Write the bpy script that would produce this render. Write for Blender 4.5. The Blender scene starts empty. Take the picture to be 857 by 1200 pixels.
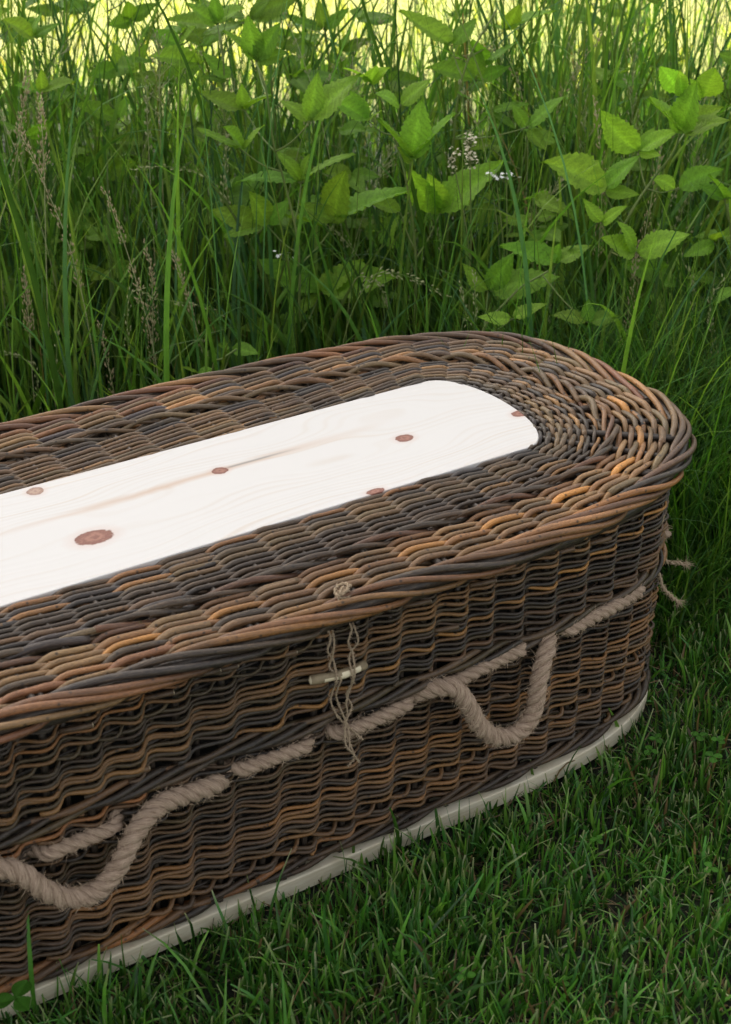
import bpy, math, random
import numpy as np
from mathutils import Vector, Matrix
R = math.radians
PI = math.pi
rng = np.random.default_rng(11)
random.seed(11)
scene = bpy.context.scene
col = scene.collection

# ------------------------------------------------------------------ camera
CAM = np.array([-1.3343, -1.4547, 1.2602])
PITCH, AZ = 0.51374, 1.01301
cam = bpy.data.cameras.new("camera")
camo = bpy.data.objects.new("camera", cam)
col.objects.link(camo)
camo.location = CAM
fwd = Vector((math.cos(AZ) * math.cos(PITCH), math.sin(AZ) * math.cos(PITCH), -math.sin(PITCH)))
camo.rotation_euler = fwd.to_track_quat('-Z', 'Y').to_euler()
cam.sensor_fit = 'VERTICAL'
cam.sensor_height = 36.0
cam.lens = 53.855
cam.clip_start = 0.05
cam.clip_end = 400
cam.dof.use_dof = True
cam.dof.focus_distance = 1.95
cam.dof.aperture_fstop = 9.0
scene.camera = camo
FH = np.array([math.cos(AZ), math.sin(AZ), 0.0])      # level forward
LH = np.array([-math.sin(AZ), math.cos(AZ), 0.0])     # level left

# ------------------------------------------------------------------ world, sun, exposure
SUN_EL = 50.0
sv = FH * 0.72 + LH * 0.69
sv /= np.linalg.norm(sv)
sun_az = math.atan2(sv[0], sv[1])                     # from +Y, clockwise
w = bpy.data.worlds.new("World")
scene.world = w
w.use_nodes = True
nt = w.node_tree
nt.nodes.clear()
sky = nt.nodes.new('ShaderNodeTexSky')
sky.sky_type = 'NISHITA'
sky.sun_disc = False
sky.sun_elevation = R(SUN_EL)
sky.sun_rotation = sun_az
sky.dust_density = 3.0
hs = nt.nodes.new('ShaderNodeHueSaturation')
hs.inputs['Saturation'].default_value = 0.30
mx = nt.nodes.new('ShaderNodeMix')
mx.data_type = 'RGBA'
mx.blend_type = 'MULTIPLY'
mx.inputs[0].default_value = 1.0
mx.inputs[7].default_value = (1.0, 0.96, 0.90, 1)
bg = nt.nodes.new('ShaderNodeBackground')
bg.inputs['Strength'].default_value = 0.12
wo = nt.nodes.new('ShaderNodeOutputWorld')
nt.links.new(sky.outputs[0], hs.inputs['Color'])
nt.links.new(hs.outputs[0], mx.inputs[6])
nt.links.new(mx.outputs[2], bg.inputs['Color'])
nt.links.new(bg.outputs[0], wo.inputs['Surface'])
sl = bpy.data.lights.new("sun", 'SUN')
sl.energy = 5.0
sl.angle = R(0.5)
sl.color = (1.0, 0.93, 0.80)
so = bpy.data.objects.new("sun", sl)
col.objects.link(so)
sundir = Vector((sv[0] * math.cos(R(SUN_EL)), sv[1] * math.cos(R(SUN_EL)), math.sin(R(SUN_EL))))
so.rotation_euler = (-sundir).to_track_quat('-Z', 'Y').to_euler()
so.location = sundir * 30
vs = scene.view_settings
vs.view_transform = 'Standard'
vs.look = 'None'
vs.gamma = 1.0
vs.use_curve_mapping = False
vs.exposure = 1.62
scene.render.engine = 'CYCLES'
scene.cycles.use_denoising = True
try:
    scene.cycles.denoiser = 'OPENIMAGEDENOISE'
    scene.cycles.denoising_prefilter = 'ACCURATE'
except Exception:
    pass
scene.cycles.max_bounces = 6
scene.cycles.diffuse_bounces = 3
scene.cycles.glossy_bounces = 2
scene.cycles.transmission_bounces = 4
scene.cycles.transparent_max_bounces = 4
scene.cycles.sample_clamp_indirect = 6.0

# ------------------------------------------------------------------ colour helper
def lin(r, g, b):
    def f(c):
        c /= 255.0
        return c / 12.92 if c <= 0.04045 else ((c + 0.055) / 1.055) ** 2.4
    return np.array([f(r), f(g), f(b)])

# ------------------------------------------------------------------ materials
def new_mat(name):
    m = bpy.data.materials.new(name)
    m.use_nodes = True
    n = m.node_tree
    b = n.nodes['Principled BSDF']
    return m, n, b

def N(n, typ, **kw):
    x = n.nodes.new(typ)
    for k, v in kw.items():
        if k in x.inputs.keys():
            x.inputs[k].default_value = v
        else:
            setattr(x, k, v)
    return x

def mixc(n, fac, a, b, blend='MIX'):
    x = n.nodes.new('ShaderNodeMix')
    x.data_type = 'RGBA'
    x.blend_type = blend
    for i, v in ((0, fac), (6, a), (7, b)):
        if hasattr(v, 'is_linked') or hasattr(v, 'links'):
            n.links.new(v, x.inputs[i])
        else:
            x.inputs[i].default_value = v if i == 0 else (*v, 1)
    return x.outputs[2]

def math_(n, op, a, b=None, clamp=False):
    x = n.nodes.new('ShaderNodeMath')
    x.operation = op
    x.use_clamp = clamp
    for i, v in ((0, a), (1, b)):
        if v is None:
            continue
        if hasattr(v, 'links'):
            n.links.new(v, x.inputs[i])
        else:
            x.inputs[i].default_value = v
    return x.outputs[0]

def maprange(n, v, a, b, c=0.0, d=1.0):
    x = n.nodes.new('ShaderNodeMapRange')
    n.links.new(v, x.inputs[0])
    for i, q in enumerate((a, b, c, d)):
        x.inputs[i + 1].default_value = q
    return x.outputs[0]

def bump(n, b, h, strength, dist):
    x = n.nodes.new('ShaderNodeBump')
    x.inputs['Strength'].default_value = strength
    x.inputs['Distance'].default_value = dist
    n.links.new(h, x.inputs['Height'])
    n.links.new(x.outputs[0], b.inputs['Normal'])

def bark_material():
    m, n, b = new_mat("willow_bark")
    oi = N(n, 'ShaderNodeObjectInfo')
    tc = N(n, 'ShaderNodeTexCoord')
    uv = N(n, 'ShaderNodeMapping')
    uv.inputs['Scale'].default_value = (60, 6, 1)
    n.links.new(tc.outputs['UV'], uv.inputs[0])
    # slow change of tone along the rod
    n1 = N(n, 'ShaderNodeTexNoise', Scale=9.0, Detail=3.0)
    n.links.new(tc.outputs['Object'], n1.inputs[0])
    f1 = maprange(n, n1.outputs[0], 0.34, 0.66)
    n2 = N(n, 'ShaderNodeTexNoise', Scale=1.6, Detail=6.0, Roughness=0.7)
    n.links.new(uv.outputs[0], n2.inputs[0])
    n3 = N(n, 'ShaderNodeTexNoise', Scale=420.0, Detail=3.0, Roughness=0.7)
    n.links.new(tc.outputs['Object'], n3.inputs[0])
    dark = mixc(n, 1.0, oi.outputs['Color'], (0.60, 0.54, 0.50), 'MULTIPLY')
    lite = mixc(n, 1.0, oi.outputs['Color'], (1.45, 1.27, 1.05), 'MULTIPLY')
    c = mixc(n, f1, dark, lite)
    c = mixc(n, maprange(n, n2.outputs[0], 0.42, 0.75, 0.0, 0.28), c, (0.36, 0.27, 0.18), 'MIX')
    c2 = mixc(n, maprange(n, n2.outputs[0], 0.3, 0.62, 0.55, 0.0), c, (0.035, 0.03, 0.028), 'MIX')
    # small dark lenticels and bud scars
    vo = N(n, 'ShaderNodeTexVoronoi', Scale=95.0)
    n.links.new(tc.outputs['Object'], vo.inputs[0])
    sp = maprange(n, vo.outputs['Distance'], 0.10, 0.22, 0.75, 0.0)
    c3 = mixc(n, sp, c2, (0.02, 0.015, 0.012), 'MIX')
    c4 = mixc(n, maprange(n, n3.outputs[0], 0.35, 0.7, 0.30, 0.0), c3, (0.03, 0.026, 0.022), 'MIX')
    n.links.new(c4, b.inputs['Base Color'])
    b.inputs['Roughness'].default_value = 0.40
    b.inputs['Specular IOR Level'].default_value = 0.42
    h = math_(n, 'ADD', n2.outputs[0], math_(n, 'MULTIPLY', n3.outputs[0], 0.7))
    bump(n, b, h, 0.55, 0.0009)
    return m

def simple_mat(name, c1, c2, scale, rough=0.6, bumpd=0.0008, stretch=None, spec=0.3):
    m, n, b = new_mat(name)
    tc = N(n, 'ShaderNodeTexCoord')
    src = tc.outputs['Object']
    if stretch:
        mp = N(n, 'ShaderNodeMapping')
        mp.inputs['Scale'].default_value = stretch
        n.links.new(tc.outputs['UV'] if len(stretch) == 3 and stretch[2] == 1 else src, mp.inputs[0])
        src = mp.outputs[0]
    t = N(n, 'ShaderNodeTexNoise', Scale=scale, Detail=5.0, Roughness=0.65)
    n.links.new(src, t.inputs[0])
    f = maprange(n, t.outputs[0], 0.33, 0.67)
    n.links.new(mixc(n, f, tuple(c1), tuple(c2)), b.inputs['Base Color'])
    b.inputs['Roughness'].default_value = rough
    b.inputs['Specular IOR Level'].default_value = spec
    bump(n, b, t.outputs[0], 0.6, bumpd)
    return m

def leafy_material(name, trans=0.35, rough=0.45, spec=0.4, veins=False, tint=(1.25, 1.25, 0.55)):
    m, n, b = new_mat(name)
    at = N(n, 'ShaderNodeAttribute', attribute_name='Col')
    tc = N(n, 'ShaderNodeTexCoord')
    t = N(n, 'ShaderNodeTexNoise', Scale=38.0, Detail=4.0)
    n.links.new(tc.outputs['Object'], t.inputs[0])
    base = at.outputs['Color']
    if veins:
        oi = N(n, 'ShaderNodeObjectInfo')
        base = mixc(n, 1.0, base, oi.outputs['Color'], 'MULTIPLY')
    c = mixc(n, maprange(n, t.outputs[0], 0.3, 0.7), mixc(n, 1.0, base, (0.78, 0.80, 0.80), 'MULTIPLY'),
             mixc(n, 1.0, base, (1.2, 1.15, 1.05), 'MULTIPLY'))
    n.links.new(c, b.inputs['Base Color'])
    b.inputs['Roughness'].default_value = rough
    b.inputs['Specular IOR Level'].default_value = spec
    tr = N(n, 'ShaderNodeBsdfTranslucent')
    n.links.new(mixc(n, 1.0, c, tint, 'MULTIPLY'), tr.inputs['Color'])
    ms = N(n, 'ShaderNodeMixShader')
    ms.inputs[0].default_value = trans
    out = n.nodes['Material Output']
    n.links.new(b.outputs[0], ms.inputs[1])
    n.links.new(tr.outputs[0], ms.inputs[2])
    n.links.new(ms.outputs[0], out.inputs['Surface'])
    if veins:
        bump(n, b, t.outputs[0], 0.25, 0.0015)
    return m

KNOTS = [(-.808, -.036, .0225, .0155), (-.824, .101, .0105, .0095), (-.615, .032, .0105, .0085),
         (-.377, -.013, .0125, .0095), (-.21, -.033, .0125, .009), (-.483, -.112, .013, .006)]

def pine_material():
    m, n, b = new_mat("planed_pine")
    tc = N(n, 'ShaderNodeTexCoord')
    P = tc.outputs['Object']
    sx = N(n, 'ShaderNodeSeparateXYZ')
    n.links.new(P, sx.inputs[0])
    X, Y = sx.outputs[0], sx.outputs[1]
    nz = N(n, 'ShaderNodeTexNoise', Scale=2.6, Detail=2.0)
    mp = N(n, 'ShaderNodeMapping')
    mp.inputs['Scale'].default_value = (0.8, 2.2, 1)
    n.links.new(P, mp.inputs[0])
    n.links.new(mp.outputs[0], nz.inputs[0])
    # grain lines bend round each knot
    yy = math_(n, 'ADD', math_(n, 'MULTIPLY', Y, 1.0), math_(n, 'MULTIPLY', math_(n, 'SUBTRACT', nz.outputs[0], 0.5), 0.22))
    dists = []
    for kx, ky, rx, ry in KNOTS:
        dx = math_(n, 'MULTIPLY', math_(n, 'SUBTRACT', X, kx), 1 / rx)
        dy = math_(n, 'MULTIPLY', math_(n, 'SUBTRACT', Y, ky), 1 / ry)
        d2 = math_(n, 'ADD', math_(n, 'MULTIPLY', dx, dx), math_(n, 'MULTIPLY', dy, dy))
        dists.append(d2)
        wx = math_(n, 'MULTIPLY', dx, 0.28)
        fall = math_(n, 'DIVIDE', 1.0, math_(n, 'ADD', math_(n, 'ADD', math_(n, 'MULTIPLY', wx, wx), math_(n, 'MULTIPLY', dy, dy)), 1.0))
        yy = math_(n, 'ADD', yy, math_(n, 'MULTIPLY', math_(n, 'MULTIPLY', fall, dy), -ry * 0.75))
    w1 = math_(n, 'SINE', math_(n, 'MULTIPLY', yy, 560.0))
    cmb = N(n, 'ShaderNodeCombineXYZ')
    n.links.new(math_(n, 'MULTIPLY', X, 1.5), cmb.inputs[0])
    n.links.new(math_(n, 'MULTIPLY', yy, 60.0), cmb.inputs[1])
    g = N(n, 'ShaderNodeTexNoise', Scale=1.3, Detail=4.0)
    n.links.new(cmb.outputs[0], g.inputs[0])
    gf = math_(n, 'MULTIPLY', maprange(n, w1, -0.2, 1.0), maprange(n, g.outputs[0], 0.42, 0.75))
    base = mixc(n, math_(n, 'MULTIPLY', gf, 0.45), (0.585, 0.57, 0.55), (0.48, 0.39, 0.30))
    base = mixc(n, maprange(n, g.outputs[0], 0.60, 0.78, 0.0, 0.35), base, (0.55, 0.46, 0.36))
    # pink resin streak running through the third knot
    sy = math_(n, 'SUBTRACT', math_(n, 'SUBTRACT', Y, .032), math_(n, 'MULTIPLY', math_(n, 'SUBTRACT', X, -.615), 0.02))
    sy = math_(n, 'ADD', sy, math_(n, 'MULTIPLY', math_(n, 'SUBTRACT', g.outputs[0], 0.5), 0.02))
    ax = math_(n, 'ABSOLUTE', math_(n, 'SUBTRACT', X, -.66))
    streak = math_(n, 'MULTIPLY', maprange(n, math_(n, 'ABSOLUTE', sy), 0.001, 0.010, 1.0, 0.0), maprange(n, ax, 0.05, 0.30, 0.60, 0.0))
    base = mixc(n, streak, base, (0.46, 0.30, 0.19))
    gx = math_(n, 'MULTIPLY', maprange(n, X, -.612, -.60, 0, 1), maprange(n, X, -.55, -.50, 1, 0))
    grey = math_(n, 'MULTIPLY', gx, maprange(n, math_(n, 'ABSOLUTE', math_(n, 'SUBTRACT', Y, .034)), 0.0006, 0.0035, 0.75, 0.0))
    base = mixc(n, grey, base, (0.20, 0.20, 0.19))
    nk = N(n, 'ShaderNodeTexNoise', Scale=120.0, Detail=5.0, Roughness=0.7)
    n.links.new(P, nk.inputs[0])
    for i, d2 in enumerate(dists):
        dn = math_(n, 'ADD', math_(n, 'SQRT', d2), math_(n, 'MULTIPLY', math_(n, 'SUBTRACT', nk.outputs[0], 0.5), 0.60))
        halo = maprange(n, dn, 1.0, 1.8, 0.22, 0.0)
        base = mixc(n, halo, base, (0.50, 0.27, 0.19))
        ring = math_(n, 'SINE', math_(n, 'ADD', math_(n, 'MULTIPLY', dn, 9.0), math_(n, 'MULTIPLY', nk.outputs[0], 9.0)))
        kc = mixc(n, maprange(n, ring, -1, 1), (0.20, 0.085, 0.062), (0.30, 0.145, 0.105)) if i != 1 else mixc(n, maprange(n, ring, -1, 1), (0.30, 0.19, 0.145), (0.40, 0.28, 0.21))
        kc = mixc(n, maprange(n, math_(n, 'ABSOLUTE', math_(n, 'SUBTRACT', dn, 0.93)), 0.0, 0.12, 0.55, 0.0), kc, (0.12, 0.05, 0.035))
        core = maprange(n, dn, 0.93, 1.05, 1.0, 0.0)
        base = mixc(n, core, base, kc)
    n.links.new(base, b.inputs['Base Color'])
    b.inputs['Roughness'].default_value = 0.55
    b.inputs['Specular IOR Level'].default_value = 0.25
    bump(n, b, math_(n, 'ADD', w1, g.outputs[0]), 0.12, 0.0004)
    return m

M = {}
M['bark'] = bark_material()
M['cut'] = simple_mat("cut_willow_end", (0.62, 0.52, 0.36), (0.45, 0.36, 0.24), 300)
M['pine'] = pine_material()
M['base'] = simple_mat("base_board_pine", (0.72, 0.62, 0.44), (0.86, 0.79, 0.62), 5, 0.6, 0.0006, (6, 6, 60))
M['jute'] = simple_mat("jute_rope", (0.20, 0.135, 0.092), (0.52, 0.395, 0.295), 1.0, 0.85, 0.0022, (110, 16, 1), 0.1)
M['fuzz'] = simple_mat("jute_fibre", (0.42, 0.31, 0.21), (0.50, 0.38, 0.27), 50, 0.8, 0.0003)
M['twine'] = simple_mat("twine", (0.30, 0.22, 0.14), (0.50, 0.40, 0.28), 1.0, 0.85, 0.0010, (150, 8, 1), 0.1)
M['stickbark'] = simple_mat("toggle_bark", (0.16, 0.12, 0.07), (0.30, 0.24, 0.15), 90)
M['carved'] = simple_mat("toggle_bare_wood", (0.66, 0.56, 0.38), (0.74, 0.66, 0.48), 60)
M['grass'] = leafy_material("grass_blade", 0.30, 0.42, 0.45)
M['tallgrass'] = leafy_material("tall_grass_blade", 0.42, 0.45, 0.25)
M['leaf'] = leafy_material("bramble_leaf", 0.45, 0.55, 0.22, True)
M['stem'] = simple_mat("green_stem", (0.10, 0.17, 0.035), (0.17, 0.20, 0.06), 30, 0.5)
M['seed'] = simple_mat("seed_husk", (0.30, 0.23, 0.12), (0.42, 0.36, 0.20), 200, 0.7)
M['seedgreen'] = simple_mat("green_seed_husk", (0.24, 0.27, 0.11), (0.38, 0.38, 0.20), 200, 0.7)
M['petal'] = simple_mat("white_petal", (0.78, 0.78, 0.74), (0.82, 0.82, 0.80), 100, 0.7)
M['cream'] = simple_mat("cream_petal", (0.62, 0.55, 0.38), (0.72, 0.66, 0.50), 100, 0.7)
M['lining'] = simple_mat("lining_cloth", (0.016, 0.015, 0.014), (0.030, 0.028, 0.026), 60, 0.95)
M['darkleaf'] = leafy_material("dark_evergreen_leaf", 0.06, 0.6, 0.2)
M['soil'] = simple_mat("soil", (0.018, 0.014, 0.009), (0.04, 0.035, 0.018), 40, 0.95, 0.01)

# ------------------------------------------------------------------ mesh helpers
def mesh_np(name, V, F, mat, parent=None, colors=None, uv=None, smooth=True, matidx=None):
    me = bpy.data.meshes.new(name)
    V = np.asarray(V, dtype=np.float32).reshape(-1, 3)
    F = np.asarray(F, dtype=np.int32)
    nf, k = F.shape
    me.vertices.add(len(V))
    me.vertices.foreach_set('co', V.ravel())
    me.loops.add(nf * k)
    me.loops.foreach_set('vertex_index', F.ravel())
    me.polygons.add(nf)
    me.polygons.foreach_set('loop_start', np.arange(0, nf * k, k, dtype=np.int32))
    if smooth:
        me.polygons.foreach_set('use_smooth', np.ones(nf, dtype=bool))
    mats = mat if isinstance(mat, (list, tuple)) else [mat]
    for q in mats:
        me.materials.append(q)
    if matidx is not None:
        me.polygons.foreach_set('material_index', np.asarray(matidx, dtype=np.int32))
    if uv is not None:
        l = me.uv_layers.new(name='UVMap')
        l.data.foreach_set('uv', np.asarray(uv, dtype=np.float32)[F.ravel()].ravel())
    if colors is not None:
        a = me.color_attributes.new(name='Col', type='FLOAT_COLOR', domain='POINT')
        c4 = np.ones((len(V), 4), dtype=np.float32)
        c4[:, :3] = colors
        a.data.foreach_set('color', c4.ravel())
    me.update(calc_edges=True)
    me.validate()
    o = bpy.data.objects.new(name, me)
    col.objects.link(o)
    if parent is not None:
        o.parent = parent
    return o

def empty(name, loc=(0, 0, 0)):
    o = bpy.data.objects.new(name, None)
    o.empty_display_size = 0.05
    o.location = loc
    col.objects.link(o)
    return o

def tag(o, label=None, cat=None, group=None, kind=None):
    for k, v in (('label', label), ('category', cat), ('group', group), ('kind', kind)):
        if v:
            o[k] = v
    return o

def nrm(a):
    return a / np.maximum(np.linalg.norm(a, axis=-1, keepdims=True), 1e-9)

class Acc:
    """collects quad meshes"""
    def __init__(self):
        self.V, self.F, self.U, self.C, self.MI = [], [], [], [], []
        self.n = 0
    def add(self, V, F, U=None, C=None, mi=0):
        self.V.append(V)
        self.F.append(np.asarray(F) + self.n)
        self.U.append(U if U is not None else np.zeros((len(V), 2)))
        self.C.append(np.tile(C, (len(V), 1)) if C is not None and np.ndim(C) == 1 else (C if C is not None else np.ones((len(V), 3))))
        self.MI.append(np.full(len(F), mi))
        self.n += len(V)
    def build(self, name, mat, parent=None, colors=False, smooth=True):
        return mesh_np(name, np.concatenate(self.V), np.concatenate(self.F), mat, parent,
                       np.concatenate(self.C) if colors else None, np.concatenate(self.U), smooth, np.concatenate(self.MI))

def tube(P, rad, ref=None, sides=6, cap=True, u0=0.0):
    P = np.asarray(P, float)
    n = len(P)
    rad = np.broadcast_to(rad, (n,)).astype(float)
    T = nrm(np.gradient(P, axis=0))
    if ref is None:
        r0 = np.array([0, 0, 1.0]) if abs(T[0][2]) < .9 else np.array([1.0, 0, 0])
        Nn = np.zeros((n, 3))
        v = r0
        for i in range(n):
            v = v - T[i] * (v @ T[i])
            v = v / max(np.linalg.norm(v), 1e-9)
            Nn[i] = v
    else:
        Nn = np.broadcast_to(ref, (n, 3))
        Nn = nrm(Nn - T * (Nn * T).sum(1, keepdims=True))
    B = np.cross(T, Nn)
    a = np.arange(sides) * 2 * PI / sides
    ring = np.cos(a)[None, :, None] * Nn[:, None, :] + np.sin(a)[None, :, None] * B[:, None, :]
    V = P[:, None, :] + ring * rad[:, None, None]
    L = np.concatenate([[0], np.cumsum(np.linalg.norm(np.diff(P, axis=0), axis=1))]) + u0
    U = np.stack(np.broadcast_arrays(L[:, None], np.abs((np.arange(sides) / sides) * 2 - 1)[None, :]), -1).reshape(-1, 2)
    V = V.reshape(-1, 3)
    i = np.arange(n - 1)[:, None] * sides
    j = np.arange(sides)[None, :]
    j2 = (j + 1) % sides
    F = np.stack([i + j, i + j2, i + sides + j2, i + sides + j], -1).reshape(-1, 4)
    if cap:
        e = len(V)
        V = np.concatenate([V, P[:1] - T[:1] * rad[0] * .35, P[-1:] + T[-1:] * rad[-1] * .35])
        U = np.concatenate([U, [[L[0], 0], [L[-1], 0]]])
        c = []
        for k in range(0, sides, 2):
            c.append([e, (k + 2) % sides, (k + 1) % sides, k])
            b0 = (n - 1) * sides
            c.append([e + 1, b0 + k, b0 + (k + 1) % sides, b0 + (k + 2) % sides])
        F = np.concatenate([F, c])
    return V, F, U

# ------------------------------------------------------------------ coffin outlines
LEN = 1.95
def half_outline(W, E, x0, n, N_=500):
    t = np.linspace(0, PI / 2, N_)
    c, s = np.cos(t), np.sin(t)
    ex, ey = s ** (2 / n), c ** (2 / n)
    q = np.stack([x0 - E + E * ex, -W * ey], 1)
    return q           # from near side straight end to tip (y=0)

def closed_outline(W, E, x0, n, step=0.004):
    q = half_outline(W, E, x0, n)
    a = np.array([[-LEN / 2, -W]])
    right = np.concatenate([a, q, q[::-1][1:] * [1, -1], a * [1, -1]])
    left = right[::-1][1:-1] * [-1, 1] + [-LEN, 0]
    P = np.concatenate([right, left, right[:1]])
    d = np.concatenate([[0], np.cumsum(np.linalg.norm(np.diff(P, axis=0), axis=1))])
    m = int(d[-1] / step)
    s = np.linspace(0, d[-1], m + 1)
    return np.stack([np.interp(s, d, P[:, 0]), np.interp(s, d, P[:, 1])], 1), d[-1]

RIM = dict(W=.306, E=.566, x0=-.004, n=3.04)
INN = dict(W=.116, E=.070, x0=-.206, n=2.2)
O2, LO = closed_outline(**RIM)
def inner_F(P):
    x = np.abs(P[:, 0] + LEN / 2) - LEN / 2          # mirrored to the right half
    ax = np.maximum(x - (INN['x0'] - INN['E']), 0) / INN['E']
    return (ax ** INN['n'] + (np.abs(P[:, 1]) / INN['W']) ** INN['n'])
xm = np.abs(O2[:, 0] + LEN / 2) - LEN / 2
a_ = np.maximum(xm + RIM['E'], 0)
cx = np.where(a_ > 0, -RIM['E'] + a_ - .53 * a_ ** 2 / RIM['E'], xm)
sgn = np.where(O2[:, 0] + LEN / 2 >= 0, 1, -1)
Cc = np.stack([sgn * (cx + LEN / 2) - LEN / 2, np.zeros(len(O2))], 1)
lo, hi = np.zeros(len(O2)), np.ones(len(O2))
for _ in range(30):
    mid = (lo + hi) / 2
    ins = inner_F(Cc + (O2 - Cc) * mid[:, None]) < 1
    lo, hi = np.where(ins, mid, lo), np.where(ins, hi, mid)
I2 = Cc + (O2 - Cc) * lo[:, None]
sO = np.linspace(0, LO, len(O2))
def smooth_noise(seed, L, cells):
    r_ = np.random.default_rng(seed)
    v = r_.uniform(-1, 1, cells)
    def f(s):
        x = (np.asarray(s) / L * cells) % cells
        i = x.astype(int)
        t = x - i
        t = t * t * (3 - 2 * t)
        return v[i % cells] * (1 - t) + v[(i + 1) % cells] * t
    return f
ZL = .380
lid_wob = [smooth_noise(100 + i, LO, 60) for i in range(6)]
def lid_pt(s, dq, h):
    """s: arc length on the rim, dq: metres from the board edge (0) to the rim (.190), h: height over the weave plane"""
    s = np.mod(s, LO)
    r_ = np.asarray(dq) / .190
    ox, oy = np.interp(s, sO, O2[:, 0]), np.interp(s, sO, O2[:, 1])
    ix, iy = np.interp(s, sO, I2[:, 0]), np.interp(s, sO, I2[:, 1])
    ww = lid_wob[0](s) * (1 - r_) + lid_wob[1](s) * r_
    z = ZL + .004 * (1 - r_) + .0022 * ww + h
    k = r_ + .012 * (lid_wob[2](s) * (1 - r_) + lid_wob[3](s) * r_) * (4 * r_ * (1 - r_) + .25)
    return np.stack(np.broadcast_arrays(ix + (ox - ix) * k, iy + (oy - iy) * k, z), -1)

# ------------------------------------------------------------------ willow palettes
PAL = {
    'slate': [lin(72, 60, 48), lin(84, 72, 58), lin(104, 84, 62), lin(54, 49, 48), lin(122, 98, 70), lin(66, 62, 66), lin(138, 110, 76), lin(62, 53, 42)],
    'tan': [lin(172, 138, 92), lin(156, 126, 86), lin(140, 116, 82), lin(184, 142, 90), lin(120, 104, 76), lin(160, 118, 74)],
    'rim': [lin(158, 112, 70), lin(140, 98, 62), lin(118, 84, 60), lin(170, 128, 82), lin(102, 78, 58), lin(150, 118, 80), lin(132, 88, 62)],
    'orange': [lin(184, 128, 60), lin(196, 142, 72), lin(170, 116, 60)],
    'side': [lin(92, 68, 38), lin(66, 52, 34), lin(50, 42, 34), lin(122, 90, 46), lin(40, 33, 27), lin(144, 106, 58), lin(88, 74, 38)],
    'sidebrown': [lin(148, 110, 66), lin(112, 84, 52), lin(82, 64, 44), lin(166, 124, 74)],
}
def pick(*w):
    names, ws = w[::2], w[1::2]
    p = PAL[random.choices(names, ws)[0]]
    c = p[random.randrange(len(p))] * random.uniform(.62, 1.3)
    return (*np.clip(c * [1, random.uniform(.95, 1.04), random.uniform(.9, 1.06)], 0, 1), 1)

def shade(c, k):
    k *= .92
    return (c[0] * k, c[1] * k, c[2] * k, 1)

coffin = empty("wicker_coffin", (-LEN / 2, 0, 0))
tag(coffin, "dark brown wicker coffin with a pale pine board in its lid, standing on the lawn", "coffin")
bpy.context.view_layer.update()
IM = Matrix.Translation((LEN / 2, 0, 0))
def adopt(o, parent=None):
    o.parent = parent or coffin
    if parent is None:
        o.matrix_parent_inverse = IM
    return o

# ------------------------------------------------------------------ lid
NST = 78
SL = LO / NST
lid_acc = Acc()
for k in range(NST):
    dq = np.linspace(.004, .172, 9)
    P = lid_pt(np.full(9, k * SL), dq, np.full(9, 0.0))
    V, F, U = tube(P, .0042, None, 6)
    lid_acc.add(V, F, U)
    if k % 2 == 0:
        P = lid_pt(np.full(9, k * SL + .009), dq, np.full(9, -.001))
        V, F, U = tube(P, .0036, None, 6)
        lid_acc.add(V, F, U)
s_ = np.linspace(0, LO, 500)
V, F, U = tube(lid_pt(s_, np.full(500, .1775), np.full(500, -.005)), .0085, np.array([0, 0, 1.]), 8, False)
lid_acc.add(V, F, U)
V, F, U = tube(lid_pt(s_, np.full(500, .160), np.full(500, -.022)), .008, np.array([0, 0, 1.]), 8, False)
lid_acc.add(V, F, U)
lid = lid_acc.build("lid", M['bark'])
lid.color = (*lin(52, 44, 38), 1)
adopt(lid)

def row_rods(npitch, S, L, make, kmin=9, kmax=17, name="willow_rod", parent=None, colour=None, spp=8, rad=.0035, off=0):
    """one course: rods end to end, each between stake indices"""
    k = random.randrange(0, 6)
    end = k + npitch
    out = []
    while k < end:
        ln = random.randint(kmin, kmax)
        k2 = min(k + ln, end)
        if end - k2 < 4:
            k2 = end
        phi = np.linspace(k - .42, k2 + .42, int((k2 - k + .84) * spp))
        rr = rad * random.uniform(.84, 1.14) * np.linspace(1.12, .82, len(phi))
        if random.random() < .5:
            rr = rr[::-1]
        q0, q1 = random.uniform(0, 6), random.uniform(.9, 1.4)
        rr = rr * (1 + .13 * np.exp(-((np.mod(phi * q1 + q0, 2.3) - 1.1) / .16) ** 2) + .03 * np.sin(phi * 5.1 + q0))
        P, ref = make(phi, random.uniform(.88, 1.15), random.uniform(-1, 1))
        V, F, U = tube(P, rr, ref, 6, True, random.uniform(0, 40))
        o = mesh_np(name, V, F, M['bark'], None, None, U)
        o.color = colour()
        adopt(o, parent)
        out.append(o)
        k = k2
    return out

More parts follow.
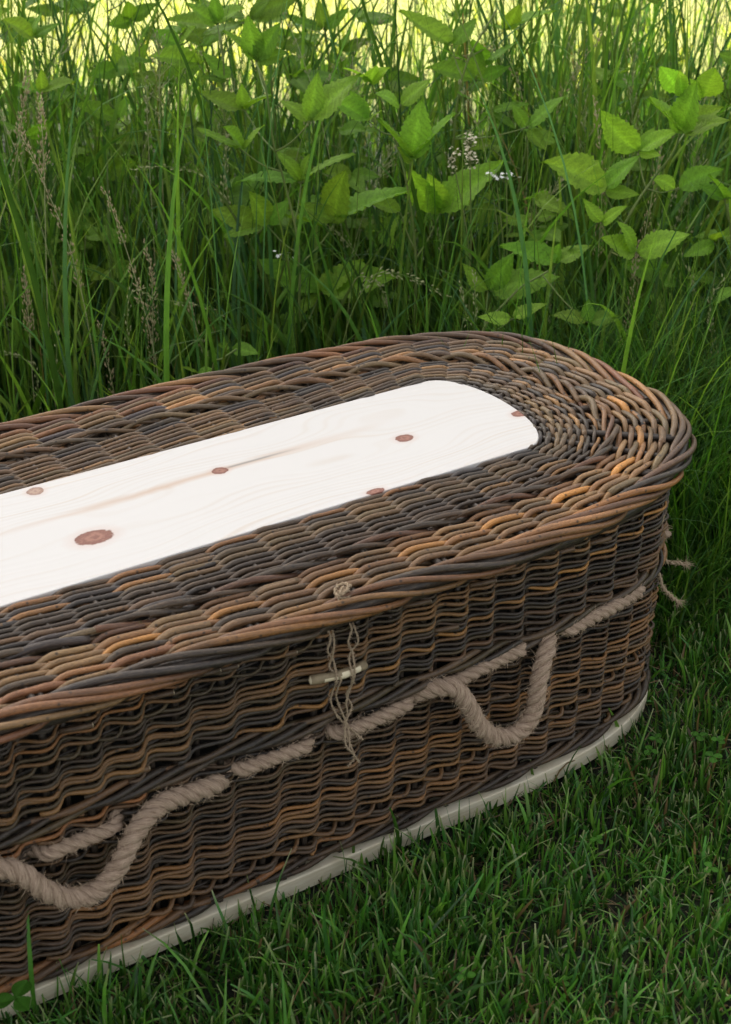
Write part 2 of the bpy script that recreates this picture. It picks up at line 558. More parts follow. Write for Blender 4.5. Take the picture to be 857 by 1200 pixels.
UP = np.array([0, 0, 1.0])
def wav(x, k=.9):
    y = x + .42 * np.cos(x)          # quick rise, slow tuck
    return np.tanh(k * np.cos(y)) / math.tanh(k)
rowdq, rowk = [], 0
d = .0022
while d < .079:
    dd = d
    def make(phi, amp, j, dd=dd, rk=rowk):
        h = .0052 * amp * wav(PI * (phi + rk)) - .0012 * np.cos(2 * PI * phi)
        lat = .0008 * j + .0006 * np.sin(phi * 2.7 + j * 40) + .0008 * np.sin(phi * 1.1 + rk)
        return lid_pt(phi * SL, dd + lat, h), UP
    row_rods(NST, SL, LO, make, parent=lid, rad=.0032, name="lid_rod", colour=lambda: shade(pick('slate', 8, 'tan', 1.6, 'side', .8, 'orange', .2), .78))
    rowk += 1
    d += .0050
for j in range(4):
    def make(phi, amp, jj, j=j):
        h = .0030 + .0078 * amp * np.cos(2 * PI * (phi + j * .75) / 3)
        lat = .0050 * np.sin(2 * PI * (phi + j * .75) / 3 + .6)
        return lid_pt(phi * SL, .0885 + .0022 * j + lat, h), UP
    row_rods(NST, SL, LO, make, parent=lid, rad=.0038, name="lid_rod", colour=lambda: shade(pick('slate', 5, 'tan', 1.5, 'rim', .5), .85))
d = .104
while d < .163:
    dd = d
    def make(phi, amp, j, dd=dd, rk=rowk):
        h = .0064 * amp * wav(PI * (phi + rk)) - .0012 * np.cos(2 * PI * phi)
        lat = .0010 * j + .0007 * np.sin(phi * 2.7 + j * 40) + .0010 * np.sin(phi * .9 + rk)
        return lid_pt(phi * SL, dd + lat, h), UP
    row_rods(NST, SL, LO, make, parent=lid, rad=.0038, name="lid_rod", colour=lambda: shade(pick('tan', 6, 'rim', 2.4, 'slate', 2.2, 'orange', .5), .95))
    rowk += 1
    d += .0061
# plaited border: each rod rises inside, rolls over the rim and tucks beneath
for k in range(NST):
    s0 = k * SL + random.uniform(-.006, .006)
    span = random.uniform(.25, .32)
    t = np.linspace(0, 1, 34)
    th = np.interp(t, [0, .12, .85, 1], [R(190), R(142), R(-40), R(-105)]) + .12 * np.sin(t * 9 + k)
    rr_ = np.interp(t, [0, .1, .9, 1], [.0105, .0122, .0118, .006]) + .0012 * random.uniform(-1, 1)
    dq = .1785 + rr_ * 1.05 * np.cos(th)
    h = -.004 + rr_ * .98 * np.sin(th)
    P = lid_pt(s0 + span * t, dq, h)
    rad = random.uniform(.0037, .0046) * np.linspace(1.08, .8, 34)
    V, F, U = tube(P, rad, UP, 7, True, random.uniform(0, 40))
    o = mesh_np("border_rod", V, F, M['bark'], None, None, U)
    o.color = shade(pick('rim', 9, 'tan', 2, 'slate', .8, 'orange', .5), .90)
    adopt(o, lid)

# pine board, wavy edge hidden by the first course
def board_mesh(name, W, E, x0, n, z0, z1, bev, mat, parent=None):
    P, L = closed_outline(W, E, x0, n, .012)
    P = P[:-1]
    m = len(P)
    T = nrm(np.roll(P, -1, 0) - np.roll(P, 1, 0))
    No = np.stack([T[:, 1], -T[:, 0]], 1)
    rings = []
    for off, z in ((0, z0), (0, z1 - bev), (-bev * .3, z1 - bev * .3), (-bev, z1)):
        q = P + No * off
        rings.append(np.c_[q, np.full(m, z)])
    V = np.concatenate(rings)
    F = []
    for r_ in range(3):
        i = np.arange(m)
        j = (i + 1) % m
        F.append(np.stack([r_ * m + i, r_ * m + j, (r_ + 1) * m + j, (r_ + 1) * m + i], 1))
    me = bpy.data.meshes.new(name)
    faces = [tuple(int(v) for v in f) for f in np.concatenate(F)] + [tuple(int(3 * m + i) for i in range(m)), tuple(int(i) for i in range(m))[::-1]]
    me.from_pydata([tuple(v) for v in V.tolist()], [], faces)
    me.materials.append(mat)
    me.update()
    o = bpy.data.objects.new(name, me)
    col.objects.link(o)
    return o
plank = board_mesh("pine_board", .1165, .056, -.2055, 2.12, ZL - .006, ZL + .0112, .0012, M['pine'])
adopt(plank, lid)

# ------------------------------------------------------------------ basket body
bb = board_mesh("base_board", .2885, .3785, -.0465, 3.04, .007, .0290, .0015, M['base'])
adopt(bb)
ob, LBo = closed_outline(.2775, .372, -.058, 3.04)
ot, LTo = closed_outline(.2835, .378, -.052, 3.04)
sB = np.linspace(0, 1, len(ob))
sT = np.linspace(0, 1, len(ot))
NB = 90
SB = LBo / NB
body_w = [smooth_noise(200 + i, 1.0, 70) for i in range(4)]
def body_pt(u, z, h):
    u = np.mod(u, 1.0)
    k = (np.asarray(z) - .03) / .33
    x = np.interp(u, sB, ob[:, 0]) * (1 - k) + np.interp(u, sT, ot[:, 0]) * k
    y = np.interp(u, sB, ob[:, 1]) * (1 - k) + np.interp(u, sT, ot[:, 1]) * k
    e = 1e-3
    dx = np.interp(np.mod(u + e, 1), sB, ob[:, 0]) - np.interp(np.mod(u - e, 1), sB, ob[:, 0])
    dy = np.interp(np.mod(u + e, 1), sB, ob[:, 1]) - np.interp(np.mod(u - e, 1), sB, ob[:, 1])
    l = np.sqrt(dx * dx + dy * dy)
    nx, ny = dy / l, -dx / l
    h = h + .0016 * body_w[0](u)
    zz = np.asarray(z) + .0035 * (body_w[1](u) * (1 - k) * np.clip(k * 5, 0, 1) + body_w[2](u) * k * np.clip((1 - k) * 5, 0, 1))
    P = np.stack(np.broadcast_arrays(x + nx * h, y + ny * h, zz), -1)
    Nn = np.stack(np.broadcast_arrays(nx, ny, np.zeros_like(nx)), -1)
    return P, Nn
wn1, wn2 = smooth_noise(301, NB, 45), smooth_noise(302, NB, 30)
def warp(phi, z):
    """stakes stand unevenly spaced and lean a little"""
    phi = np.asarray(phi, float)
    p = np.mod(phi, NB)
    return (phi + .24 * wn1(p) + (z - .19) * 1.5 * wn2(p)) / NB
body_acc = Acc()
for k in range(NB):
    z = np.linspace(.022, .366, 8)
    for off_, hh, r_ in ((0, -.0035, .0042), (.5, -.0092, .0036)):
        P, _ = body_pt(warp(np.full(8, k + off_), z), z, np.full(8, hh))
        V, F, U = tube(P, r_, None, 6)
        body_acc.add(V, F, U)
s_ = np.linspace(0, 1, 400)
V, F, U = tube(body_pt(s_, np.full(400, .361), np.zeros(400))[0], .009, UP, 8, False)
body_acc.add(V, F, U)
body = body_acc.build("basket_body", M['bark'])
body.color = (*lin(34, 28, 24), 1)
adopt(body)
rowk = 0
def side_band(z0, z1, pz, rad, amp0, colour, climb, ph):
    """French randing: one rod started beside every stake or so, each climbing slowly from the foot of the band to its top.
    All rods bow out over the same stakes, with a slow swell and a quick tuck"""
    n = int(round(NB * climb / pz))
    for i in range(n):
        p0 = i * NB / n + random.uniform(-.12, .12)
        for fill in ((0, 1) if i % 2 == 0 else (0,)):
            j, amp = random.uniform(-1, 1), random.uniform(.86, 1.16)
            phi = np.arange(p0 - .3, p0 + (z1 - z0) / climb + .3, 1 / 9)
            zr = z0 + climb * (phi - p0) + (pz * .5 if fill else 0)
            a = 2 * PI * (phi + ph + (.5 if abs(j) > .97 else 0))
            ya = a - .42 * np.cos(a)
            k = amp * (1 + .22 * np.sin(phi * 1.7 + j * 30) + .10 * np.sin(phi * 3.9 + i))
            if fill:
                h, rr, c = -.0075 - .0012 * np.cos(a), rad * .85, shade(pick('side', 5, 'slate', 1, 'sidebrown', 1), .35)  # recessed fill rods coloured darker, shade of the gaps put into their colour
            else:
                h, rr, c = .0008 + amp0 * k * np.tanh(.9 * np.cos(ya)) / math.tanh(.9), rad * random.uniform(.85, 1.15), colour()
            zz = zr + .0012 * np.sin(phi * .35 + j * 9) + .0008 * np.sin(phi * 2.1 + j * 40) - .0012 * k * np.cos(ya)
            r_ = rr * np.linspace(1.15, .80, len(phi)) * (1 + .13 * np.exp(-((np.mod(phi * 1.1 + j * 5, 2.3) - 1.1) / .16) ** 2))
            P, ref = body_pt(warp(phi, np.clip(zz, z0 - .002, z1 + .002)), np.clip(zz, z0 - .002, z1 + .002), h)
            V, F, U = tube(P, r_, ref, 6, True, random.uniform(0, 40))
            o = mesh_np("side_rod", V, F, M['bark'], None, None, U)
            o.color = c
            adopt(o, body)
def wale_band(z0, n, dz, rad, amp0, colour):
    for j in range(n):
        def make(phi, amp, jj, j=j):
            h = .0030 + amp0 * amp * np.cos(2 * PI * (phi + j * 3 / n) / 3)
            return body_pt(phi / NB, z0 + dz * j + .0045 * np.sin(2 * PI * (phi + j * 3 / n) / 3 + .5), h)
        row_rods(NB, SB, LBo, make, 11, 20, name="side_rod", parent=body, rad=rad, colour=colour, spp=7)
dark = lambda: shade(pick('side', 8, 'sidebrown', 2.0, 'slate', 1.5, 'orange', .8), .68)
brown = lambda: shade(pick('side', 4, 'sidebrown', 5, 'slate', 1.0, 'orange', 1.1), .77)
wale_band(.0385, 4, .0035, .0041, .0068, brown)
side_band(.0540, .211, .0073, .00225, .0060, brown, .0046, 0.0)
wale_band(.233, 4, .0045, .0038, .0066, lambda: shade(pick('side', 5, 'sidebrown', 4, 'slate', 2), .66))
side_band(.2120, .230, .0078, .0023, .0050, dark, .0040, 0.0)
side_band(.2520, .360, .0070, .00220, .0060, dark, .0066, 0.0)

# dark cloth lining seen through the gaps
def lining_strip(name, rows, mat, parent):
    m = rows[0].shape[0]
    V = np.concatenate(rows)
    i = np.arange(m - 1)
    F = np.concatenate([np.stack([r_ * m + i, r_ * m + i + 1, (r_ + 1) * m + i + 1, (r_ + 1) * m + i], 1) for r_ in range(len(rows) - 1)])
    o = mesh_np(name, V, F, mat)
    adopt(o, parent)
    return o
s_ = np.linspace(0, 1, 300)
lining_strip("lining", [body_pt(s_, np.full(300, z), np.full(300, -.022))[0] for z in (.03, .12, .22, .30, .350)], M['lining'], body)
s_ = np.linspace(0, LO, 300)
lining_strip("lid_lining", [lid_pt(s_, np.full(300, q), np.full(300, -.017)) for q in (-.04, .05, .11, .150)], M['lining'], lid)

# pale butt ends poking out below the rim
ends = Acc()
def u_of_x(x):
    m = ob[:, 1] < -.05
    idx = np.where(m)[0]
    return sB[idx][np.argmin(np.abs(ob[idx, 0] - x))]
for x, z in ((-.955, .341), (-.865, .344), (-.815, .352), (-.795, .350), (-.725, .343), (-.56, .348), (-.47, .345), (-.36, .350), (-.30, .342), (-.52, .30), (-.9, .26), (-.44, .17)):
    u = u_of_x(x)
    P0, N0 = body_pt(np.array([u, u + .0035, u + .007]), np.array([z - .002, z, z + .001]), np.array([-.003, .004, .0085]))
    V, F, U = tube(P0, .0030, UP, 8)
    e = len(V) - 1
    mi = np.array([1 if (f == e).any() else 0 for f in F])
    ends.V.append(V); ends.F.append(F + ends.n); ends.U.append(U); ends.C.append(np.ones((len(V), 3))); ends.MI.append(mi); ends.n += len(V)
eo = ends.build("rod_ends", [M['bark'], M['cut']], None)
eo['kind'] = "stuff"
eo.color = (*lin(96, 76, 54), 1)
adopt(eo, body)

# ------------------------------------------------------------------ ropes
def catmull(P, m):
    P = np.asarray(P, float)
    d = np.concatenate([[0], np.cumsum(np.linalg.norm(np.diff(P, axis=0), axis=1) ** .5)])
    t = np.linspace(0, d[-1], m)
    out = np.zeros((m, P.shape[1]))
    Pe = np.vstack([2 * P[0] - P[1], P, 2 * P[-1] - P[-2]])
    for i in range(m):
        k = min(max(np.searchsorted(d, t[i], 'right') - 1, 0), len(P) - 2)
        u = (t[i] - d[k]) / max(d[k + 1] - d[k], 1e-9)
        a, b, c, e = Pe[k], Pe[k + 1], Pe[k + 2], Pe[k + 3]
        out[i] = .5 * ((2 * b) + (c - a) * u + (2 * a - 5 * b + 4 * c - e) * u * u + (3 * b - a - 3 * c + e) * u ** 3)
    # even spacing
    q = np.concatenate([[0], np.cumsum(np.linalg.norm(np.diff(out, axis=0), axis=1))])
    tt = np.linspace(0, q[-1], m)
    return np.stack([np.interp(tt, q, out[:, i]) for i in range(P.shape[1])], 1), q[-1]

def frames(P, ref=None):
    T = nrm(np.gradient(P, axis=0))
    v = np.array([0, 0, 1.]) if abs(T[0][2]) < .9 else np.array([0, -1., 0])
    Nn = np.zeros_like(P)
    for i in range(len(P)):
        v = v - T[i] * (v @ T[i])
        v /= max(np.linalg.norm(v), 1e-9)
        Nn[i] = v
    return T, Nn, np.cross(T, Nn)

def rope_mesh(name, pts, R_, strands=3, pitch=.058, sides=16, mat='jute', fuzz=0, parent=None, fuzzlen=.009, spm=420, ridges=4):
    P, L = catmull(pts, 400)
    m = max(int(L * spm), 12)
    P, L = catmull(pts, m)
    T, Nn, B = frames(P)
    s = np.linspace(0, L, m)
    acc = Acc()
    sr = R_ * (.535 if strands == 3 else .56)
    hr = R_ - sr
    for k in range(strands):
        a = 2 * PI * (s / pitch + k / strands) + .25 * np.sin(s * 31)
        Q = P + (np.cos(a)[:, None] * Nn + np.sin(a)[:, None] * B) * hr
        ref = np.cos(a)[:, None] * Nn + np.sin(a)[:, None] * B
        rr = sr * (1 + .05 * np.sin(s * 90 + k * 2) + .03 * np.sin(s * 230 + k))
        V, F, U = tube(Q, rr, ref, sides, True, k * 3.3)
        if ridges:                                   # the yarns each strand is laid from
            aa = np.arange(sides)[None, :] * 2 * PI / sides
            f_ = 1 + .075 * np.cos(ridges * (aa + s[:, None] * 2 * PI / (pitch * .55))) + .03 * rng.normal(size=(m, sides))
            body_ = V[:m * sides].reshape(m, sides, 3)
            V[:m * sides] = (Q[:, None, :] + (body_ - Q[:, None, :]) * f_[..., None]).reshape(-1, 3)
        # fibres: small ridged twist
        acc.add(V, F, U)
    o = acc.build(name, M[mat])
    if fuzz:
        n_ = int(fuzz * L)
        i = rng.integers(1, m - 1, n_)
        a = rng.uniform(0, 2 * PI, n_)
        dirr = np.cos(a)[:, None] * Nn[i] + np.sin(a)[:, None] * B[i]
        base = P[i] + dirr * R_ * .9
        l = rng.uniform(.3, 1, n_)[:, None] * fuzzlen
        sg = np.where(rng.random(n_) < .5, -1, 1)[:, None]
        side = np.cross(dirr, T[i])
        tipd = nrm(dirr * rng.uniform(.25, 1, n_)[:, None] + T[i] * sg * rng.uniform(.3, 1.3, n_)[:, None] + side * rng.uniform(-.6, .6, n_)[:, None])
        p1 = base + tipd * l * .5
        p2 = base + tipd * l + side * l * rng.uniform(-.4, .4, n_)[:, None]
        wd = nrm(np.cross(tipd, rng.normal(size=(n_, 3)))) * .00020
        V = np.stack([base - wd, base + wd, p1 + wd, p1 - wd, p2 + wd * .4, p2 - wd * .4], 1).reshape(-1, 3)
        b_ = (np.arange(n_) * 6)[:, None]
        F = np.concatenate([b_ + [0, 1, 2, 3], b_ + [3, 2, 4, 5]])
        f = mesh_np("loose_fibres", V, F, M['fuzz'])
        f['kind'] = "stuff"
        f.parent = o
    return o

# long carrying rope threaded in and out of the side
segs_out = [(-1.10, -1.045), (-.99, -.905), (-.772, -.679), (-.652, -.546), (-.516, -.388), (-.330, -.19)]
xs = np.linspace(-1.25, -.10, 130)
pts = []
for x in xs:
    h = -.013
    for a, b in segs_out:
        if a - .009 < x < b + .009:
            q = min(1, min(x - a + .009, b + .009 - x) / .018)
            h = -.013 + .0225 * q * q * (3 - 2 * q)
    z = np.interp(x, [-1.25, -1.02, -.945, -.85, -.74, -.62, -.54, -.456, -.345, -.219, -.1], [.196, .199, .204, .211, .216, .215, .219, .229, .236, .238, .240])
    u = u_of_x(x)
    p, _ = body_pt(np.array([u]), np.array([z]), np.array([h]))
    pts.append(p[0])
utip = sB[np.argmax(ob[:, 0])]
u0 = u_of_x(-.10)
for u in np.linspace(u0 + .004, utip * 2 - u0 - .02, 40):
    q = (u - u0) / (1 / NB)
    h = .006 + .017 * math.cos(q * PI / 2.5)
    p, _ = body_pt(np.array([u]), np.array([.241]), np.array([min(h, .014)]))
    pts.append(p[0])
rope = rope_mesh("carrying_rope", np.array(pts), .0086, pitch=.039, fuzz=2600)
adopt(rope)
# two handles hanging from it
def handle(pairs):
    return rope_mesh("rope_handle", np.array(pairs), .0112, pitch=.044, fuzz=3600)
YB = -.2845
h1 = handle([(x, YB + o, z) for x, o, z in ((-.538, .014, .214), (-.527, -.002, .227), (-.512, -.014, .233), (-.499, -.022, .232), (-.484, -.028, .206), (-.468, -.031, .172), (-.444, -.033, .147),
             (-.413, -.033, .139), (-.389, -.030, .157), (-.380, -.026, .196), (-.369, -.019, .218), (-.358, -.012, .229), (-.347, .002, .236), (-.339, .014, .237))])
adopt(h1)
h2 = handle([(x, YB + o, z) for x, o, z in ((-1.09, .006, .213), (-1.06, -.006, .216), (-1.031, -.014, .213), (-1.015, -.022, .202), (-1.0, -.028, .181), (-.977, -.031, .161), (-.949, -.033, .156),
             (-.924, -.031, .172), (-.907, -.027, .193), (-.889, -.021, .210), (-.861, -.013, .218), (-.827, -.007, .212), (-.799, -.003, .208), (-.777, .012, .200))])
adopt(h2)

# ------------------------------------------------------------------ toggle fastening
tog = empty("toggle_fastening", (0, 0, 0))
adopt(tog)
Ps = np.array([(-.681, YB - .012, .3055), (-.665, YB - .015, .3045), (-.648, YB - .017, .3030), (-.630, YB - .016, .3020), (-.613, YB - .012, .3005)])
Pc, _ = catmull(Ps, 15)
V, F, U = tube(Pc, .0052 + .0004 * np.sin(np.arange(15)), UP, 10)
cen = V[F].mean(1)
mi = ((cen[:, 0] > -.668) & (cen[:, 0] < -.622) & (cen[:, 1] < YB - .0165) & (cen[:, 2] < .306)).astype(int)
mi[(cen[:, 0] < -.6812) | (cen[:, 0] > -.6128)] = 1
ts = mesh_np("toggle_stick", V, F, [M['stickbark'], M['carved']], tog, None, U, True, mi)
def twine(pts, name="twine", r_=.0013, fz=1100):
    o = rope_mesh(name, np.array(pts), r_, strands=2, pitch=.010, sides=6, mat='twine', fuzz=fz, fuzzlen=.004, spm=700, ridges=0)
    o.parent = tog
    return o
YT = YB - .010
twine([(-.655, YB + .004, .362), (-.654, YT, .350), (-.659, YT - .002, .335), (-.651, YT - .001, .318), (-.655, YT - .013, .305), (-.655, YT - .012, .298), (-.652, YT - .003, .286), (-.655, YT, .268), (-.650, YT - .001, .250), (-.641, YT, .234), (-.632, YT - .002, .222), (-.622, YT - .014, .210)])
twine([(-.648, YB + .004, .362), (-.650, YT, .348), (-.653, YT - .003, .330), (-.656, YT, .312), (-.650, YT - .013, .304), (-.6505, YT - .009, .290), (-.648, YT, .270), (-.641, YT - .001, .245), (-.636, YT - .004, .228), (-.640, YT - .014, .210), (-.642, YT - .015, .204)])
twine([(-.628, YB + .004, .362), (-.628, YT, .352), (-.633, YT - .001, .336), (-.627, YT, .320), (-.632, YT - .013, .303), (-.634, YT - .010, .292), (-.630, YT, .275), (-.636, YT - .001, .258), (-.634, YT, .243), (-.640, YT - .004, .225), (-.638, YT - .016, .205), (-.634, YT - .014, .190), (-.640, YT - .010, .178)])
twine([(-.622, YB + .004, .362), (-.624, YT, .350), (-.622, YT - .003, .334), (-.631, YT, .318), (-.636, YT - .014, .303), (-.631, YT - .008, .288), (-.635, YT, .268), (-.629, YT - .001, .250), (-.638, YT - .003, .232), (-.645, YT - .014, .214), (-.640, YT - .018, .203), (-.631, YT - .014, .187), (-.624, YT - .010, .176)])
# knot of the twine showing on the lid
kn = []
for i in range(26):
    a = i * .95
    kn.append((-.631 + .010 * math.cos(a) * (1 - i * .008), -.283 + .006 * math.sin(a * 1.07) + .002 * math.sin(i), ZL + .012 + .005 * math.sin(a * .61 + 1)))
o = twine(kn, "twine_knot", .0020, 1200)

# twine tie with frayed ends at the foot corner
tie = empty("twine_tie", (0, 0, 0))
adopt(tie)
def tie_strand(pts, r_=.0029, fz=2200):
    o = rope_mesh("twine", np.array(pts), r_, strands=2, pitch=.013, sides=6, mat='twine', fuzz=fz, fuzzlen=.005, spm=700, ridges=0)
    o.parent = tie
TIE = [[[-0.121, -0.204, 0.304], [-0.113, -0.209, 0.297], [-0.117, -0.207, 0.277], [-0.122, -0.204, 0.268], [-0.113, -0.209, 0.249], [-0.104, -0.215, 0.229], [-0.097, -0.219, 0.223]], [[-0.098, -0.221, 0.224], [-0.091, -0.225, 0.225], [-0.084, -0.23, 0.223], [-0.081, -0.232, 0.224]], [[-0.121, -0.209, 0.286], [-0.123, -0.208, 0.251], [-0.119, -0.21, 0.225], [-0.111, -0.215, 0.21], [-0.105, -0.219, 0.189], [-0.095, -0.225, 0.175], [-0.085, -0.231, 0.165]], [[-0.125, -0.209, 0.303], [-0.115, -0.215, 0.295], [-0.12, -0.212, 0.275], [-0.124, -0.209, 0.267], [-0.131, -0.205, 0.303]]]
for q in TIE:
    tie_strand(q)
for q in (TIE[1][-1], TIE[2][-1]):                      # frayed ends
    n_ = 60
    dr = nrm(np.array([.5, -.25, -.25]) + rng.normal(size=(n_, 3)) * .5)
    b = np.array(q) + rng.normal(size=(n_, 3)) * .0015
    L = rng.uniform(.006, .014, n_)[:, None]
    wd = nrm(np.cross(dr, rng.normal(size=(n_, 3)))) * .0002
    V = np.stack([b - wd, b + wd, b + dr * L + wd * .4, b + dr * L - wd * .4], 1).reshape(-1, 3)
    f = mesh_np("frayed_end", V, np.arange(n_ * 4).reshape(-1, 4), M['fuzz'], tie)
    f['kind'] = "stuff"


# ------------------------------------------------------------------ ground
def ground_sheet():
    n = 160
    xs_ = np.concatenate([np.linspace(-60, -4, 30)[:-1], np.linspace(-4, 6, 101), np.linspace(6, 60, 30)[1:]])
    X, Y = np.meshgrid(xs_, xs_)
    Z = .006 * np.sin(X * 5.1) * np.cos(Y * 4.3) + .004 * np.sin(X * 13 + Y * 9)
    inside = (X > -2.3) & (X < .3) & (Y > -.5) & (Y < .5)
    Z = np.where(inside, Z * .3 - .002, Z)
    V = np.stack([X, Y, Z], -1).reshape(-1, 3)
    k = len(xs_)
    i, j = np.meshgrid(np.arange(k - 1), np.arange(k - 1), indexing='ij')
    a = (i * k + j).ravel()
    F = np.stack([a, a + 1, a + k + 1, a + k], 1)
    m, nn, b = new_mat("meadow_ground")
    tc = N(nn, 'ShaderNodeTexCoord')
    P = tc.outputs['Object']
    n1 = N(nn, 'ShaderNodeTexNoise', Scale=30.0, Detail=6.0, Roughness=0.7)
    n2 = N(nn, 'ShaderNodeTexNoise', Scale=1.1, Detail=3.0)
    nn.links.new(P, n1.inputs[0])
    nn.links.new(P, n2.inputs[0])
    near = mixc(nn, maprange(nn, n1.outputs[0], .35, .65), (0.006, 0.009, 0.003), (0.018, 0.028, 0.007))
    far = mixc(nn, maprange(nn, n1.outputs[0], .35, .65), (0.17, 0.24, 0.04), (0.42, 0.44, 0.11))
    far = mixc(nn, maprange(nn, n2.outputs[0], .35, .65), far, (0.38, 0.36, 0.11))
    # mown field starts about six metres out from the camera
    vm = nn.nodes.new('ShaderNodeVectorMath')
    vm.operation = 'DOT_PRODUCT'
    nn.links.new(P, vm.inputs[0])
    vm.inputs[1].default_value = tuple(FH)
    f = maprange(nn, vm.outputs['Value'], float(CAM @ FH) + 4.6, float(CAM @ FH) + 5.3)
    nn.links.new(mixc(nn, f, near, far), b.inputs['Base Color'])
    b.inputs['Roughness'].default_value = 0.9
    bump(nn, b, n1.outputs[0], .8, .03)
    g = mesh_np("ground", V, F, m, None, None, None, True)
    tag(g, "dark soil under the lawn running on into a sunlit mown field", None, None, "structure")
ground_sheet()

# ------------------------------------------------------------------ grass blades
def blades(P, H, W, az, lean, curl, seg, face, cols, tipw=0.0, fold=.22, power=1.4, basew=.65):
    n = len(P)
    t = np.linspace(0, 1, seg + 1)[None, :]
    th = lean[:, None] + curl[:, None] * t ** power
    ds = (H / seg)[:, None]
    sn, cs = np.sin(th), np.cos(th)
    hx = np.concatenate([np.zeros((n, 1)), np.cumsum((sn[:, :-1] + sn[:, 1:]) / 2, 1) * ds], 1)
    hz = np.concatenate([np.zeros((n, 1)), np.cumsum((cs[:, :-1] + cs[:, 1:]) / 2, 1) * ds], 1)
    D = np.stack([np.cos(az), np.sin(az), np.zeros(n)], 1)
    cen = P[:, None, :] + D[:, None, :] * hx[..., None] + UP * hz[..., None]
    fa = az + PI / 2 + face
    tw = face * .8
    Wd = np.stack([np.cos(fa[:, None] + tw[:, None] * t), np.sin(fa[:, None] + tw[:, None] * t), np.zeros((n, seg + 1))], -1)
    prof = (basew + (1 - basew) * np.minimum(t * 3, 1)) * np.clip(np.where(t > .45, 1 - ((t - .45) / .55) ** 1.6 * (1 - tipw), 1), .03, 1)
    wv = W[:, None] * prof
    Tn = nrm(np.gradient(cen, axis=1))
    nr = nrm(np.cross(Tn, Wd))
    L_ = cen - Wd * wv[..., None] * .5
    R__ = cen + Wd * wv[..., None] * .5
    C_ = cen + nr * (wv * fold)[..., None]
    V = np.stack([L_, C_, R__], 2)
    k = seg + 1
    b = (np.arange(n) * k * 3)[:, None, None]
    i = (np.arange(seg) * 3)[None, :, None]
    base = b + i
    q = np.array([[0, 1, 4, 3], [1, 2, 5, 4]])
    F = (base[..., None] + q[None, None, :, :].reshape(1, 1, 2, 4)).reshape(-1, 4)
    Cc_ = cols if cols.ndim == 3 else np.broadcast_to(cols[:, None, :], (n, k, 3))
    Cv = np.broadcast_to(Cc_[:, :, None, :], (n, k, 3, 3)).reshape(-1, 3)
    return V.reshape(-1, 3), F, Cv

ORD = ["leftmost", "second from the left", "third from the left", "fourth from the left", "fifth from the left", "sixth from the left", "seventh from the left", "eighth from the left",
       "ninth from the left", "tenth from the left", "eleventh from the left", "twelfth from the left", "thirteenth from the left", "fourteenth from the left", "fifteenth from the left",
       "sixteenth from the left", "seventeenth from the left", "eighteenth from the left", "nineteenth from the left", "twentieth from the left"]
def where(points):
    """says for each point how deep in the grass it stands and its rank from the left among those at that depth"""
    key = []
    for p in points:
        d = np.array(p[:2]) - CAM[:2]
        dv_, lt_ = float(d @ FH[:2]), float(d @ LH[:2])
        key.append(("standing near the coffin" if dv_ < 2.7 else ("standing half way back" if dv_ < 3.12 else ("standing at the back" if dv_ < 3.38 else "standing at the far back")), -lt_ / dv_))
    out = []
    for deep, f in key:
        same = sorted(q for d2, q in key if d2 == deep)
        out.append((ORD[same.index(f)], deep))
    return out

def boundary(x):
    """y where the mown lawn gives way to the tall grass"""
    return np.interp(x, [-3, -.5, -.2, -.02, .06, .5, 1.5], [.36, .36, .30, .0, -.10, -.17, -.45])

def in_coffin(x, y, m=.0):
    xx = np.abs(x + LEN / 2) - LEN / 2
    ax = np.maximum(xx + .049 + .376, 0) / (.376 + m)
    return ax ** 3.04 + (np.abs(y) / (.286 + m)) ** 3.04 < 1

def value_noise(seed, cell):
    r_ = np.random.default_rng(seed)
    G = r_.random((128, 128))
    def f(x, y):
        u, v = x / cell + 61.3, y / cell + 57.7
        i, j = np.floor(u).astype(int), np.floor(v).astype(int)
        a, b = u - i, v - j
        a, b = a * a * (3 - 2 * a), b * b * (3 - 2 * b)
        g = lambda p, q: G[p % 128, q % 128]
        return (g(i, j) * (1 - a) + g(i + 1, j) * a) * (1 - b) + (g(i, j + 1) * (1 - a) + g(i + 1, j + 1) * a) * b
    return f
patch = value_noise(5, .11)
patch2 = value_noise(6, .035)

# mown lawn
n = 88000
x = rng.uniform(-1.75, .75, n)
y = rng.uniform(-1.05, .36, n)
dvw = (np.stack([x, y], 1) - CAM[:2]) @ FH[:2]
lat = (np.stack([x, y], 1) - CAM[:2]) @ LH[:2]
keep = (y < boundary(x) + .05) & ~in_coffin(x, y, .001) & (dvw > .95) & (np.abs(lat) < .95) & (y < .0 + np.where(x > -.1, .4, -.2))
keep &= rng.random(n) < .55 + .6 * patch2(x, y)
x, y = x[keep], y[keep]
n = len(x)
pt = patch(x, y)
H = rng.uniform(.028, .075, n) * (.75 + .6 * pt)
H *= np.where(in_coffin(x, y, .05) & (rng.random(n) > .05), .42, 1)
tallr = rng.random(n) < .035
H[tallr] *= 1.7
W_ = rng.uniform(.0020, .0054, n)
gcol = np.array([[.048, .155, .016], [.075, .205, .024], [.034, .120, .022], [.12, .25, .038], [.06, .180, .034]])
ci = rng.integers(0, 5, n)
cols = gcol[ci] * (rng.uniform(.5, 1.6, n) * (.75 + .6 * patch(x + 3, y)))[:, None]
dead = rng.random(n) < .075
cols[dead] = np.array([.26, .18, .09]) * rng.uniform(.4, 1.1, dead.sum())[:, None]
H[dead] *= .8
seg = 4
cv = np.repeat(cols[:, None, :], seg + 1, 1)
cv[:, 0] = cols * .8 + np.array([.04, .04, .015])
cut = (rng.random(n) < .5) & ~dead
cv[cut, -1] = np.array([.34, .36, .20])
leanv = np.abs(rng.normal(.25, .3, n))
curlv = rng.normal(.35, .55, n)
